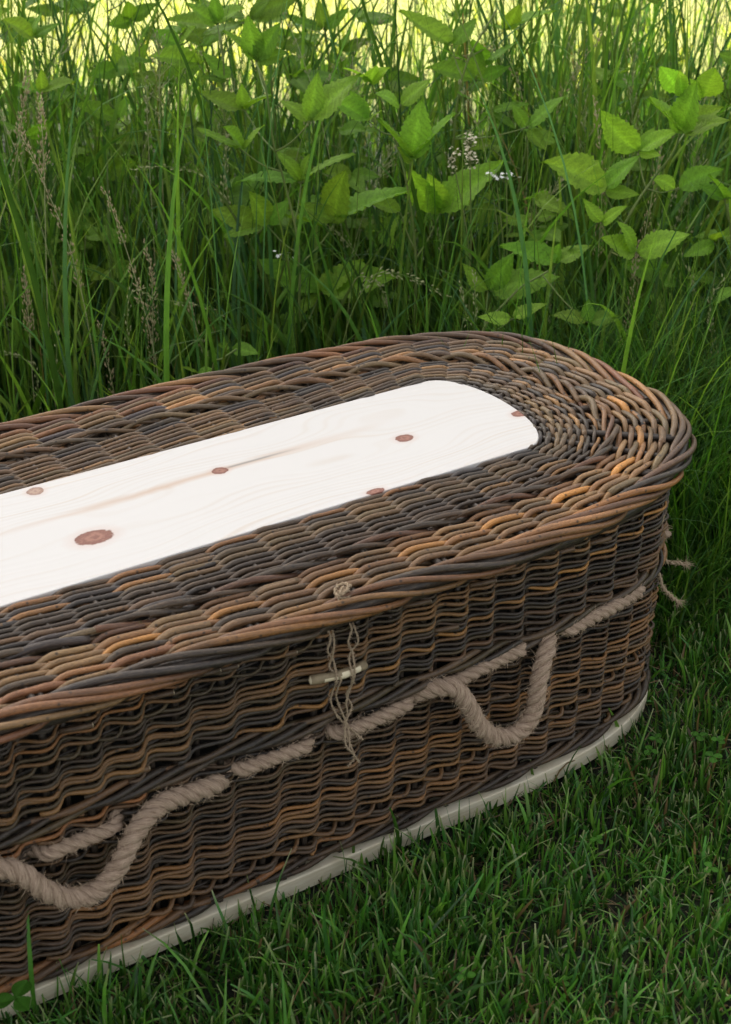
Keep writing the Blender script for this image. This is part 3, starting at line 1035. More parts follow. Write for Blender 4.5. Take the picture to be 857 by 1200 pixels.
V, F, Cv = blades(np.stack([x, y, np.full(n, -.004)], 1), H, W_, rng.uniform(0, 2 * PI, n), leanv, curlv, seg, rng.uniform(-1, 1, n), cv, tipw=.35)
# the lawn carries on to both sides of the picture
nw_ = 60000
xw, yw = rng.uniform(-3.2, 2.4, nw_), rng.uniform(-2.2, .36, nw_)
dw_ = (np.stack([xw, yw], 1) - CAM[:2]) @ FH[:2]
lw_ = (np.stack([xw, yw], 1) - CAM[:2]) @ LH[:2]
core = (xw > -1.75) & (xw < .75) & (yw > -1.05) & (dw_ > .95) & (np.abs(lw_) < .95) & (yw < np.where(xw > -.1, .4, -.2))
kw_ = (yw < boundary(xw) + .05) & ~in_coffin(xw, yw, .004) & ~core & (dw_ > .3)
xw, yw = xw[kw_], yw[kw_]
nw_ = len(xw)
lw2 = blades(np.stack([xw, yw, np.full(nw_, -.004)], 1), rng.uniform(.03, .085, nw_), rng.uniform(.003, .007, nw_), rng.uniform(0, 2 * PI, nw_), np.abs(rng.normal(.3, .3, nw_)), rng.normal(.35, .55, nw_), 3,
             rng.uniform(-1, 1, nw_), gcol[rng.integers(0, 5, nw_)] * rng.uniform(.5, 1.5, nw_)[:, None], tipw=.35)
V, F, Cv = np.concatenate([V, lw2[0]]), np.concatenate([F, lw2[1] + len(V)]), np.concatenate([Cv, lw2[2]])
# flattened thatch between the blades
nt_ = 9000
xt, yt = rng.uniform(-1.75, .75, nt_), rng.uniform(-1.05, .0, nt_)
kt = ~in_coffin(xt, yt, .004) & (yt < boundary(xt))
xt, yt = xt[kt], yt[kt]
nt_ = len(xt)
ct = np.array([.22, .16, .085]) * rng.uniform(.35, 1.1, nt_)[:, None]
tt_ = blades(np.stack([xt, yt, rng.uniform(0, .012, nt_)], 1), rng.uniform(.02, .05, nt_), rng.uniform(.001, .0025, nt_), rng.uniform(0, 2 * PI, nt_), rng.uniform(1.2, 1.6, nt_), rng.normal(0, .3, nt_), 3, rng.uniform(-1, 1, nt_), ct)
V, F, Cv = np.concatenate([V, tt_[0]]), np.concatenate([F, tt_[1] + len(V)]), np.concatenate([Cv, tt_[2]])
lawn = mesh_np("lawn_grass", V, F, M['grass'], None, Cv)
tag(lawn, "short dark green mown grass of the lawn in front of the coffin", "grass", None, "stuff")

# fine straggly blades trimming the lawn at the right and round the foot of the coffin
n = 6200
x = rng.uniform(-.12, .75, n)
y = rng.uniform(-.45, .35, n)
keep = ~in_coffin(x, y, .01) & (y > boundary(x) - .13)
x, y = x[keep], y[keep]
n = len(x)
H = rng.uniform(.12, .40, n) * np.clip((y - boundary(x) + .16) * 4.5, .22, 1.35)
cols = gcol[rng.integers(0, 5, n)] * rng.uniform(.4, 1.35, n)[:, None] * [1.15, 1.05, 1]
V1, F1, C1 = blades(np.stack([x, y, np.full(n, -.004)], 1), H, rng.uniform(.0015, .0038, n), rng.uniform(0, 2 * PI, n), np.abs(rng.normal(.15, .18, n)), rng.uniform(.2, 1.6, n), 8, rng.uniform(-.8, .8, n), cols)

# tall meadow grass behind
def region(n, d0, d1, latmax):
    dv = rng.uniform(d0, d1, n)
    lt = rng.uniform(-1, 1, n) * latmax
    P = CAM[None, :2] + dv[:, None] * FH[:2] + lt[:, None] * LH[:2]
    return P[:, 0], P[:, 1], dv, lt
clump = value_noise(9, .16)
Vs, Fs, Cs = [V1], [F1], [C1]
off = len(V1)
def addb(t):
    global off
    Vs.append(t[0]); Fs.append(t[1] + off); Cs.append(t[2]); off += len(t[0])
tg = np.array([[.080, .190, .026], [.060, .150, .028], [.12, .24, .036], [.060, .150, .058], [.14, .23, .045]])
def tall(n, d0, d1, hlo, hhi, wlo, whi, lean_m, curl_lo, curl_hi, colf=1.0, seg=9, latmax=1.6, thresh=.0, edge=.02, hx_=0, rightonly=False):
    x, y, dv, lt = region(n, d0, d1, latmax)
    if rightonly:
        m_ = lt < -.30 - .3 * rng.random(len(x))
        x, y, dv, lt = x[m_], y[m_], dv[m_], lt[m_]
    keep = (y > boundary(x) + edge) & ~in_coffin(x, y, .03) & (clump(x, y) + rng.random(len(x)) * .6 > thresh)
    x, y, dv, lt = x[keep], y[keep], dv[keep], lt[keep]
    n = len(x)
    H = rng.uniform(hlo, hhi, n) * (.8 + .35 * clump(x, y)) * np.clip(.34 + (dv - 1.95) * .72 + hx_, .30, 1.05) * np.clip(.4 + (y - boundary(x)) * 3, .4, 1)
    c = tg[rng.integers(0, 5, n)] * rng.uniform(.45, 1.5, n)[:, None] * colf
    wv_ = rng.uniform(wlo, whi, n)
    dd_ = (rng.random(n) < .018) & (wv_ < .005)
    c[dd_] = np.array([.28, .22, .10]) * rng.uniform(.5, 1.1, dd_.sum())[:, None]
    addb(blades(np.stack([x, y, np.full(n, -.004)], 1), H, wv_, rng.uniform(0, 2 * PI, n), np.abs(rng.normal(lean_m, .10, n)),
                rng.uniform(curl_lo, curl_hi, n), seg, rng.uniform(-1, 1, n), c, power=2.2))
tall(3100, 1.9, 3.2, .50, .95, .0040, .0095, .05, .05, 1.0)
tall(3800, 3.1, 4.8, .12, .34, .003, .008, .12, .1, 1.2, 1.0, seg=5, hx_=.5, latmax=1.9)
tall(4000, 1.8, 3.2, .30, .70, .0015, .0032, .12, .2, 1.8, .62, seg=10)  # fine blades coloured darker to deepen the shade between stems
tall(9000, 1.8, 3.3, .12, .34, .0020, .0050, .25, .3, 1.9, .32, seg=6)  # short undergrowth, shade low in the grass painted into its dark colour
tall(420, 1.9, 3.2, .85, 1.10, .0012, .0020, .05, .0, .35, seg=8)
tall(800, 2.0, 3.4, .5, .90, .007, .0125, .08, .4, 2.3, 1.1, seg=12)
tall(1500, 2.9, 4.3, .55, 1.0, .003, .009, .07, .05, .8, rightonly=True)
tall(60, 2.0, 2.7, .6, .95, .006, .011, .05, .1, .8, 1.1, seg=12, hx_=.5)
tgo = mesh_np("tall_grass", np.concatenate(Vs), np.concatenate(Fs), M['tallgrass'], None, np.concatenate(Cs))
tag(tgo, "tall uncut meadow grass standing behind the coffin", "grass", None, "stuff")
# sunlit field beyond
n = 16000
x, y, dv, lt = region(n, 4.9, 13, 5.0)
keep = np.abs(lt) < dv * .34 + .3
x, y = x[keep], y[keep]
n = len(x)
fpn = value_noise(21, .7)
cols = (np.array([.33, .39, .075]) * (.25 + 1.25 * fpn(x, y))[:, None]) * rng.uniform(.6, 1.5, n)[:, None] * rng.uniform(.85, 1.15, (n, 3))
t_ = blades(np.stack([x, y, np.full(n, -.004)], 1), rng.uniform(.05, .16, n), rng.uniform(.005, .012, n), rng.uniform(0, 2 * PI, n), np.abs(rng.normal(.3, .3, n)), rng.uniform(0, 1.5, n), 3, rng.uniform(-1, 1, n), cols)
fg = mesh_np("field_grass", t_[0], t_[1], M['tallgrass'], None, t_[2])
tag(fg, "bright sunlit grass of the field beyond the tall stems", "grass", None, "stuff")

PLANTS = [["A", [[-0.138, 0.677, 0.0], [-0.138, 0.677, 0.188], [-0.139, 0.673, 0.374], [-0.15, 0.69, 0.498], [-0.168, 0.693, 0.569], [-0.181, 0.698, 0.656], [-0.188, 0.714, 0.689]], [[[-0.171, 0.784, 0.597], [[-0.231, 0.82, 0.634], [-0.175, 0.783, 0.643], [-0.155, 0.735, 0.642]]], [[-0.209, 0.727, 0.552], [[-0.28, 0.736, 0.6], [-0.24, 0.704, 0.603], [-0.198, 0.674, 0.606]]], [[-0.145, 0.619, 0.611], [[-0.173, 0.643, 0.654], [-0.131, 0.61, 0.689], [-0.083, 0.579, 0.694]]], [[-0.105, 0.718, 0.482], [[-0.202, 0.738, 0.524], [-0.065, 0.66, 0.562], [-0.137, 0.725, 0.547], [-0.096, 0.707, 0.534]]], [[-0.053, 0.697, 0.409], [[-0.101, 0.731, 0.447], [-0.059, 0.654, 0.513], [0.038, 0.626, 0.493]]], [[-0.168, 0.73, 0.42], [[-0.252, 0.762, 0.451], [-0.2, 0.708, 0.482], [-0.152, 0.698, 0.465], [-0.247, 0.732, 0.415]]], [[-0.069, 0.724, 0.276], [[-0.105, 0.749, 0.333], [-0.166, 0.767, 0.352], [0.025, 0.632, 0.326], [-0.009, 0.693, 0.344], [-0.127, 0.744, 0.238]]], [[-0.156, 0.767, 0.679], [[-0.195, 0.793, 0.732], [-0.174, 0.758, 0.752], [-0.135, 0.728, 0.743], [-0.119, 0.73, 0.698]]]]], ["B", [[0.064, 0.617, 0.0], [0.064, 0.617, 0.163], [0.055, 0.613, 0.357], [0.046, 0.624, 0.482], [0.034, 0.649, 0.557], [-0.004, 0.646, 0.633]], [[[-0.051, 0.583, 0.666], [[-0.085, 0.592, 0.707], [-0.066, 0.558, 0.709], [-0.039, 0.558, 0.698]]], [[-0.015, 0.651, 0.589], [[-0.077, 0.659, 0.637], [-0.036, 0.675, 0.637], [-0.016, 0.611, 0.617]]], [[0.022, 0.616, 0.615], [[-0.018, 0.6, 0.652], [0.057, 0.582, 0.663]]], [[0.025, 0.584, 0.531], [[-0.026, 0.587, 0.615], [0.037, 0.573, 0.632], [0.066, 0.527, 0.622], [0.001, 0.583, 0.561]]], [[0.132, 0.651, 0.408], [[0.061, 0.649, 0.498], [0.183, 0.57, 0.519], [0.098, 0.634, 0.485]]], [[0.06, 0.666, 0.416], [[0.005, 0.688, 0.45], [0.019, 0.655, 0.374]]]]], ["C", [[0.247, 0.794, 0.0], [0.247, 0.794, 0.091], [0.25, 0.787, 0.429], [0.27, 0.784, 0.611], [0.304, 0.748, 0.716]], [[[0.265, 0.819, 0.643], [[0.192, 0.869, 0.711], [0.298, 0.807, 0.695], [0.234, 0.833, 0.663]]], [[0.373, 0.808, 0.661], [[0.415, 0.729, 0.715], [0.376, 0.771, 0.708], [0.351, 0.831, 0.677]]], [[0.311, 0.806, 0.579], [[0.229, 0.832, 0.619], [0.367, 0.78, 0.606], [0.306, 0.797, 0.649]]], [[0.326, 0.807, 0.603], [[0.358, 0.752, 0.657], [0.291, 0.788, 0.667]]], [[0.3, 0.743, 0.538], [[0.229, 0.743, 0.588], [0.332, 0.695, 0.574], [0.281, 0.764, 0.489], [0.322, 0.698, 0.518]]], [[0.308, 0.646, 0.532], [[0.333, 0.58, 0.602], [0.315, 0.6, 0.504], [0.283, 0.66, 0.569]]]]], ["D", [[0.244, 0.408, 0.0], [0.244, 0.408, 0.199], [0.259, 0.396, 0.297], [0.303, 0.362, 0.448], [0.352, 0.362, 0.512], [0.364, 0.336, 0.564], [0.363, 0.328, 0.638]], [[[0.308, 0.268, 0.612], [[0.241, 0.26, 0.682], [0.291, 0.236, 0.694], [0.353, 0.231, 0.658], [0.341, 0.204, 0.648]]], [[0.304, 0.266, 0.67], [[0.259, 0.274, 0.723], [0.277, 0.246, 0.713]]], [[0.452, 0.377, 0.618], [[0.44, 0.339, 0.685], [0.426, 0.374, 0.658]]], [[0.344, 0.397, 0.545], [[0.274, 0.414, 0.618], [0.368, 0.393, 0.585], [0.382, 0.351, 0.587], [0.353, 0.354, 0.549]]], [[0.257, 0.374, 0.502], [[0.158, 0.385, 0.569], [0.282, 0.333, 0.568], [0.278, 0.324, 0.513]]], [[0.416, 0.377, 0.476], [[0.48, 0.337, 0.511], [0.375, 0.381, 0.502]]], [[0.259, 0.292, 0.42], [[0.197, 0.294, 0.46], [0.228, 0.274, 0.483], [0.307, 0.223, 0.466]]], [[0.237, 0.348, 0.458], [[0.211, 0.368, 0.499], [0.229, 0.31, 0.501]]]]], ["E", [[0.026, 0.392, 0.0], [0.026, 0.392, 0.256], [0.089, 0.383, 0.356], [0.127, 0.347, 0.399]], [[[0.189, 0.398, 0.384], [[0.1, 0.427, 0.43], [0.237, 0.374, 0.419], [0.185, 0.39, 0.422]]], [[0.074, 0.427, 0.349], [[0.036, 0.446, 0.4], [0.096, 0.393, 0.419], [0.146, 0.336, 0.393]]], [[0.147, 0.259, 0.338], [[0.189, 0.236, 0.349], [0.103, 0.291, 0.36], [0.149, 0.265, 0.376]]], [[0.059, 0.341, 0.334], [[0.007, 0.362, 0.344], [0.102, 0.312, 0.367]]]]], ["F", [[-0.198, 1.259, 0.0], [-0.165, 1.245, 0.292], [-0.159, 1.231, 0.512], [-0.157, 1.234, 0.637]], [[[-0.173, 1.267, 0.557], [[-0.155, 1.22, 0.616], [-0.22, 1.303, 0.591], [-0.181, 1.28, 0.616]]], [[-0.152, 1.123, 0.572], [[-0.208, 1.168, 0.585], [-0.091, 1.095, 0.61], [-0.148, 1.111, 0.616]]], [[-0.13, 1.103, 0.638], [[-0.168, 1.132, 0.666], [-0.124, 1.055, 0.681]]], [[-0.138, 1.305, 0.646], [[-0.096, 1.269, 0.682], [-0.187, 1.286, 0.65], [-0.153, 1.272, 0.692]]], [[-0.144, 1.238, 0.423], [[-0.091, 1.189, 0.483], [-0.194, 1.264, 0.444], [-0.16, 1.255, 0.482]]], [[-0.22, 1.197, 0.496], [[-0.298, 1.193, 0.542], [-0.199, 1.19, 0.539]]], [[-0.268, 1.183, 0.402], [[-0.312, 1.214, 0.434], [-0.228, 1.113, 0.438]]]]], ["G", [[-0.146, 0.938, 0.0], [-0.146, 0.938, 0.092], [-0.135, 0.931, 0.454], [-0.133, 0.933, 0.618], [-0.142, 0.927, 0.691]], [[[-0.117, 0.978, 0.696], [[-0.175, 0.974, 0.74], [-0.125, 0.973, 0.746], [-0.093, 0.932, 0.733]]], [[-0.07, 0.951, 0.704], [[-0.0, 0.905, 0.739], [-0.049, 0.916, 0.739]]], [[-0.176, 0.94, 0.643], [[-0.257, 0.939, 0.674], [-0.202, 0.905, 0.691]]], [[-0.128, 0.924, 0.611], [[-0.175, 0.932, 0.626], [-0.159, 0.947, 0.661]]]]], ["H", [[-0.398, 1.206, 0.0], [-0.398, 1.206, 0.051], [-0.382, 1.179, 0.429], [-0.38, 1.186, 0.597], [-0.375, 1.198, 0.668]], [[[-0.377, 1.182, 0.664], [[-0.424, 1.159, 0.71], [-0.343, 1.163, 0.697], [-0.37, 1.179, 0.708]]], [[-0.398, 1.103, 0.587], [[-0.439, 1.11, 0.613], [-0.361, 1.051, 0.62], [-0.395, 1.099, 0.632]]], [[-0.416, 1.162, 0.501], [[-0.462, 1.153, 0.541], [-0.379, 1.117, 0.529]]], [[-0.326, 1.245, 0.42], [[-0.298, 1.18, 0.464], [-0.371, 1.227, 0.456]]]]], ["I", [[0.511, 0.286, 0.0], [0.511, 0.286, 0.183], [0.493, 0.307, 0.367], [0.466, 0.31, 0.46]], [[[0.449, 0.295, 0.474], [[0.415, 0.319, 0.503], [0.467, 0.281, 0.517], [0.398, 0.278, 0.536]]], [[0.501, 0.357, 0.373], [[0.431, 0.36, 0.362], [0.485, 0.333, 0.417]]], [[0.51, 0.342, 0.306], [[0.452, 0.353, 0.333], [0.539, 0.323, 0.322]]]]], ["J", [[0.197, 1.114, 0.0], [0.207, 1.133, 0.347], [0.188, 1.12, 0.554], [0.179, 1.125, 0.635]], [[[0.181, 1.123, 0.627], [[0.12, 1.13, 0.656], [0.204, 1.091, 0.672], [0.177, 1.131, 0.681]]], [[0.211, 1.15, 0.529], [[0.138, 1.143, 0.559], [0.242, 1.098, 0.575]]], [[0.21, 1.115, 0.585], [[0.245, 1.072, 0.621], [0.217, 1.104, 0.626]]]]], ["K", [[-0.351, 0.583, 0.0], [-0.351, 0.583, 0.243], [-0.344, 0.564, 0.278], [-0.324, 0.558, 0.29]], [[[-0.3, 0.614, 0.267], [[-0.277, 0.569, 0.272], [-0.321, 0.624, 0.277], [-0.308, 0.63, 0.245]]], [[-0.366, 0.608, 0.24], [[-0.389, 0.613, 0.258], [-0.35, 0.585, 0.254]]]]]]
SEEDS = [[[[-0.482, 0.76, 0.0], [-0.482, 0.76, 0.237], [-0.491, 0.789, 0.407], [-0.512, 0.826, 0.521], [-0.528, 0.859, 0.593]], "brown", 0.42], [[[-0.525, 0.845, 0.0], [-0.525, 0.845, 0.246], [-0.5, 0.853, 0.532], [-0.488, 0.87, 0.639]], "brown", 0.2], [[[-0.414, 0.659, 0.0], [-0.414, 0.659, 0.229], [-0.426, 0.689, 0.383], [-0.448, 0.727, 0.519]], "brown", 0.5], [[[-0.169, 0.741, 0.0], [-0.169, 0.741, 0.299], [-0.221, 0.798, 0.473], [-0.278, 0.856, 0.502], [-0.321, 0.907, 0.49]], "pale", 0.35], [[[-0.566, 0.836, 0.0], [-0.566, 0.836, 0.15], [-0.554, 0.852, 0.281], [-0.547, 0.871, 0.363]], "brown", 0.3], [[[-0.161, 0.501, 0.0], [-0.161, 0.501, 0.259], [-0.113, 0.494, 0.383], [-0.058, 0.484, 0.387], [0.014, 0.462, 0.344]], "pale", 0.33], [[[-0.119, 0.557, 0.0], [-0.119, 0.557, 0.228], [-0.096, 0.566, 0.356], [-0.05, 0.561, 0.341], [-0.023, 0.568, 0.277]], "pale", 0.25], [[[0.39, 0.746, 0.0], [0.39, 0.746, 0.251], [0.4, 0.764, 0.491], [0.37, 0.806, 0.622], [0.323, 0.859, 0.608]], "brown", 0.35], [[[0.442, 0.596, 0.0], [0.442, 0.596, 0.118], [0.435, 0.624, 0.441], [0.413, 0.661, 0.648]], "airy", 0.35], [[[0.481, 0.572, 0.0], [0.481, 0.572, 0.153], [0.498, 0.585, 0.441], [0.502, 0.605, 0.63]], "airy", 0.35], [[[0.542, 0.474, 0.0], [0.542, 0.474, 0.306], [0.565, 0.484, 0.577], [0.593, 0.49, 0.737]], "airy", 0.4], [[[0.375, 0.402, 0.0], [0.375, 0.402, 0.314], [0.397, 0.412, 0.458], [0.419, 0.421, 0.554]], "brown", 0.6], [[[0.292, 0.336, 0.0], [0.292, 0.336, 0.215], [0.313, 0.346, 0.33], [0.327, 0.361, 0.397]], "brown", 0.5], [[[0.346, 0.479, 0.0], [0.346, 0.479, 0.434], [0.345, 0.503, 0.56], [0.35, 0.524, 0.6]], "brown", 0.45], [[[0.095, 0.694, 0.0], [0.095, 0.694, 0.276], [0.113, 0.707, 0.364], [0.105, 0.735, 0.435]], "pale", 0.6], [[[0.149, 0.661, 0.0], [0.149, 0.661, 0.276], [0.149, 0.685, 0.364], [0.131, 0.719, 0.427]], "pale", 0.6], [[[0.02, 0.388, 0.0], [0.02, 0.388, 0.289], [0.033, 0.403, 0.339], [0.041, 0.422, 0.387]], "pale", 0.6], [[[0.002, 0.399, 0.0], [0.002, 0.399, 0.289], [0.02, 0.411, 0.322], [0.023, 0.433, 0.366]], "pale", 0.5], [[[-0.207, 0.706, 0.0], [-0.207, 0.706, 0.241], [-0.218, 0.737, 0.371], [-0.228, 0.766, 0.438], [-0.209, 0.778, 0.555]], "pale", 0.2], [[[-0.319, 0.681, 0.0], [-0.319, 0.681, 0.213], [-0.333, 0.714, 0.356], [-0.339, 0.742, 0.407]], "brown", 0.6], [[[-0.469, 0.716, 0.0], [-0.469, 0.716, 0.173], [-0.468, 0.739, 0.241], [-0.465, 0.761, 0.286]], "brown", 0.75], [[[-0.568, 0.719, 0.0], [-0.568, 0.719, 0.151], [-0.558, 0.736, 0.233], [-0.542, 0.75, 0.307]], "pale", 0.6], [[[-0.578, 0.785, 0.0], [-0.578, 0.785, 0.142], [-0.571, 0.803, 0.226], [-0.609, 0.851, 0.245]], "pale", 0.5], [[[-0.448, 0.68, 0.0], [-0.448, 0.68, 0.347], [-0.393, 0.669, 0.351], [-0.327, 0.651, 0.331], [-0.293, 0.654, 0.308]], "pale", 0.5], [[[-0.549, 0.978, 0.0], [-0.549, 0.978, 0.36], [-0.523, 0.986, 0.451], [-0.494, 0.991, 0.525], [-0.461, 0.994, 0.647]], "brown", 0.25], [[[0.181, 0.405, 0.0], [0.181, 0.405, 0.277], [0.202, 0.416, 0.345], [0.2, 0.441, 0.397]], "pale", 0.5], [[[0.432, 0.779, 0.0], [0.432, 0.779, 0.233], [0.405, 0.819, 0.509], [0.378, 0.86, 0.675]], "airy", 0.3], [[[0.38, 0.281, 0.0], [0.38, 0.281, 0.215], [0.398, 0.293, 0.33], [0.393, 0.32, 0.375]], "pale", 0.4], [[[0.452, 0.707, 0.0], [0.452, 0.707, 0.251], [0.442, 0.737, 0.507], [0.512, 0.717, 0.648]], "brown", 0.3], [[[0.021, 0.976, 0.0], [0.021, 0.976, 0.2], [0.103, 0.949, 0.459], [0.147, 0.945, 0.625]], "airy", 0.2], [[[-0.39, 0.726, 0.0], [-0.39, 0.726, 0.228], [-0.376, 0.741, 0.371], [-0.375, 0.764, 0.407]], "brown", 0.5], [[[0.375, 0.19, 0.0], [0.375, 0.19, 0.189], [0.366, 0.219, 0.331], [0.392, 0.226, 0.368]], "pale", 0.4]]
FLOWERS = [["white", [0.128, 0.462, 0.523]], ["white", [0.119, 0.479, 0.524]], ["white2", [-0.172, 0.649, 0.391]], ["cream", [0.088, 0.51, 0.576]], ["cream", [0.083, 0.502, 0.551]], ["cream", [0.072, 0.532, 0.543]]]
CLOVER = [[[-1.047, -0.325, 0.065], 0.024], [[-0.627, -0.52, 0.04], 0.011], [[-0.161, -0.396, 0.05], 0.012], [[-0.196, -0.33, 0.05], 0.01], [[-0.145, -0.354, 0.05], 0.012], [[-0.131, -0.375, 0.05], 0.01], [[-0.585, -0.385, 0.035], 0.009], [[-0.295, -0.536, 0.04], 0.01], [[-0.583, -0.449, 0.035], 0.009], [[-0.374, -0.43, 0.04], 0.009], [[-0.764, -0.344, 0.035], 0.009], [[-0.667, -0.456, 0.035], 0.009], [[-0.214, -0.34, 0.045], 0.011], [[-0.538, -0.574, 0.03], 0.009]]

# ------------------------------------------------------------------ broad-leaved plants
def leaf_mesh(seed, ratio=.60, droop=.16, fold=.12, serr=.05, rnd=False):
    r_ = np.random.default_rng(seed)
    ns, nw = 22, 4
    xs_ = np.linspace(0, 1, ns + 1)
    V, Cl = [], []
    bend = r_.uniform(-.05, .05)
    for i, x in enumerate(xs_):
        if rnd:
            w_ = ratio * .5 * math.sin(PI * min(x, .999) ** 1.25) ** .62
        else:
            w_ = ratio * .5 * max(math.sin(PI * x ** .72), 0) ** .85 * (1 - .18 * x)
            w_ *= 1 + (serr if i % 2 else -serr)
        for j in range(-nw, nw + 1):
            v = j / nw
            y = v * w_ + bend * math.sin(PI * x)
            ph = x * 8 - abs(v) * 2.4
            z = fold * abs(v) * ratio * (1 - .4 * x) - droop * x * x + .026 * math.sin(2 * PI * ph) * min(abs(v) * 2, 1) * (1 - x * .6) - .10 * ratio * v * v
            z += .02 * math.sin(5 * x + seed) * v
            V.append((x, y, z))
            vein = max(0, 1 - abs(v) * 9) + .35 * max(0, math.cos(2 * PI * ph)) ** 6
            Cl.append(np.array([.165, .315, .034]) * (1 + .30 * min(vein, 1)) * (1 - .16 * (math.cos(2 * PI * (ph + .45)) > .6)) * r_.uniform(.93, 1.07))
    k = 2 * nw + 1
    F = [(i * k + j, i * k + j + 1, (i + 1) * k + j + 1, (i + 1) * k + j) for i in range(ns) for j in range(k - 1)]
    o = mesh_np("leaf", V, F, M['leaf'], None, np.array(Cl))
    me = o.data
    bpy.data.objects.remove(o)
    return me
LEAVES = [leaf_mesh(i, .50 + .05 * (i % 3), .06 + .09 * (i % 4), .16 + .08 * (i % 3), serr=.07) for i in range(6)]
LEAFLET = [leaf_mesh(20 + i, .86, .10, .25, 0, True) for i in range(2)]

def put_leaf(base, tip, up, parent, meshes, tint, name="leaf", widen=1.0):
    base, tip = Vector(base), Vector(tip)
    d = tip - base
    L = d.length
    d.normalize()
    up = Vector(up)
    s = up.cross(d).normalized()
    n_ = d.cross(s)
    mt = Matrix((( *(d * L), 0), (*(s * L * widen), 0), (*(n_ * L), 0), (0, 0, 0, 1))).transposed()
    mt.translation = base
    o = bpy.data.objects.new(name, random.choice(meshes))
    col.objects.link(o)
    o.parent = parent
    o.matrix_basis = Matrix.Translation(-parent.location) @ mt
    o.color = (*tint, 1)
    return o

def bramble(label, S, clusters, group=None, tone=1.0, name="bramble_plant"):
    S = np.array(S, float)
    root = empty(name, tuple(S[0]))
    tag(root, label, "plant", group)
    acc = Acc()
    P, L = catmull(S, 40)
    P = P + np.stack([.004 * np.sin(np.linspace(0, 14, 40)), .004 * np.cos(np.linspace(0, 11, 40)), np.zeros(40)], 1)
    V, F, U = tube(P - S[0], np.linspace(.0034, .0016, 40), None, 6)
    acc.add(V, F, U)
    for i in range(6, 38, 2):                     # small prickles
        a = random.uniform(0, 6.28)
        q = np.array([P[i], P[i] + [.006 * math.cos(a), .006 * math.sin(a), -.001]]) - S[0]
        V, F, U = tube(q, np.array([.0010, .0002]), None, 4)
        acc.add(V, F, U)
    for node, tips in clusters:
        node = np.array(node)
        dd_ = np.linalg.norm(P - (node - [0, 0, .05]), axis=1)
        j = int(np.argmin(dd_))
        mid = (P[j] + node) / 2 + [0, 0, -.006]
        q, _ = catmull(np.array([P[j], mid, node]), 9)
        V, F, U = tube(q - S[0], np.linspace(.0015, .0010, 9), None, 5)
        acc.add(V, F, U)
        yel = random.uniform(.85, 1.25) * tone
        for t in tips:
            t = np.array(t)
            bs = node + (t - node) * .07
            V, F, U = tube(np.array([node, (node + bs) / 2, bs]) - S[0], .0010, None, 4)
            acc.add(V, F, U)
            toc = CAM - node
            toc /= np.linalg.norm(toc)
            up = np.array([0, 0, .75]) + toc * random.uniform(.25, 1.0) + rng.normal(size=3) * .28
            ln = np.linalg.norm(t - bs)
            put_leaf(bs, t, up, root, LEAVES, np.array([1.0, 1.0, 1.0]) * yel * random.uniform(.85, 1.15) * [random.uniform(.85, 1.15), 1, 1], widen=random.uniform(.88, 1.12) * (1.18 if ln < .06 else 1.0))
    st = acc.build("stem", M['stem'])
    st.parent = root
    return root
LABELS = {
    'A': "tallest leafy bramble shoot, just left of the middle, with leaves in threes up its stem",
    'B': "slim bramble shoot with small pale young leaves just left of the cream blossom",
    'C': "bramble with broad leaves against the bright field at the top, above the cream blossom",
    'D': "bramble shoot at the right with bright yellow green leaves at its tip",
    'E': "low bramble with dark leaves just behind the rounded end of the coffin",
    'F': "leafy bramble at the upper left standing against the bright field",
    'G': "bramble tip with three pointed leaves at the top edge, left of the tallest shoot",
    'H': "bramble at the far left edge with small leaves among broad grass blades",
    'I': "bramble at the right edge, half cut off by the picture's side",
    'J': "bramble in the distance between the tallest shoot and the upper middle one",
    'K': "tiny low leaf sprig just over the far rim of the coffin",
}
for nm, S, CL in PLANTS:
    bramble(LABELS[nm], S, CL, tone=1.15 if nm in 'DB' else 1.0)
# younger shoots filling the undergrowth
fill = [(2.75, .60), (2.9, .35), (3.0, -.20), (3.15, .15), (3.2, -.55), (2.7, -.25), (2.55, .15), (2.6, .55), (3.3, .45), (3.35, .85), (2.5, -.35), (2.45, -.60), (3.4, -.15), (3.45, .30), (3.1, .75), (2.8, -.75), (2.65, -.02), (3.5, .65),
        (3.55, .95), (3.6, .1), (3.0, .95), (3.5, -.5),
        (2.95, .5), (3.0, .1), (3.15, -.4), (3.2, .62), (3.25, -.05), (2.85, .15), (3.05, -.75), (3.3, 1.0), (2.75, .85), (2.85, -.45), (3.4, .55), (3.3, .25)]
fill_where = where([CAM * [1, 1, 0] + FH * a_ + LH * b_ for a_, b_ in fill])
for i, (dv_, lt_) in enumerate(fill):
    p0 = CAM * [1, 1, 0] + FH * dv_ + LH * lt_
    h = random.uniform(.28, .50) if dv_ < 2.8 else random.uniform(.48, .76)
    lx, ly = random.uniform(-.07, .07), random.uniform(-.07, .07)
    S = [p0 + np.array([lx * t, ly * t, h * t]) for t in (0, .35, .7, 1)]
    CL = []
    for k in range(random.randint(5, 8)):
        t = random.uniform(.35, 1.0) if k else 1.02
        a = k * 2.4 + random.uniform(-.4, .4)
        rr_ = random.uniform(.03, .09) if k else .01
        nd = p0 + [lx * t + rr_ * math.cos(a), ly * t + rr_ * math.sin(a), h * t + .03]
        sz = random.uniform(.05, .09)
        T = []
        for q, da in enumerate((-1.15, 0, 1.15)):
            aa = a + da + random.uniform(-.2, .2)
            T.append(nd + np.array([math.cos(aa), math.sin(aa), random.uniform(-.25, .35)]) * sz * (1.1 if q == 1 else .9))
        CL.append([nd, T])
    bramble("young bramble shoot, %s of those %s" % fill_where[i], S, CL, "young shoots in the tall grass", tone=.85, name="bramble_shoot")

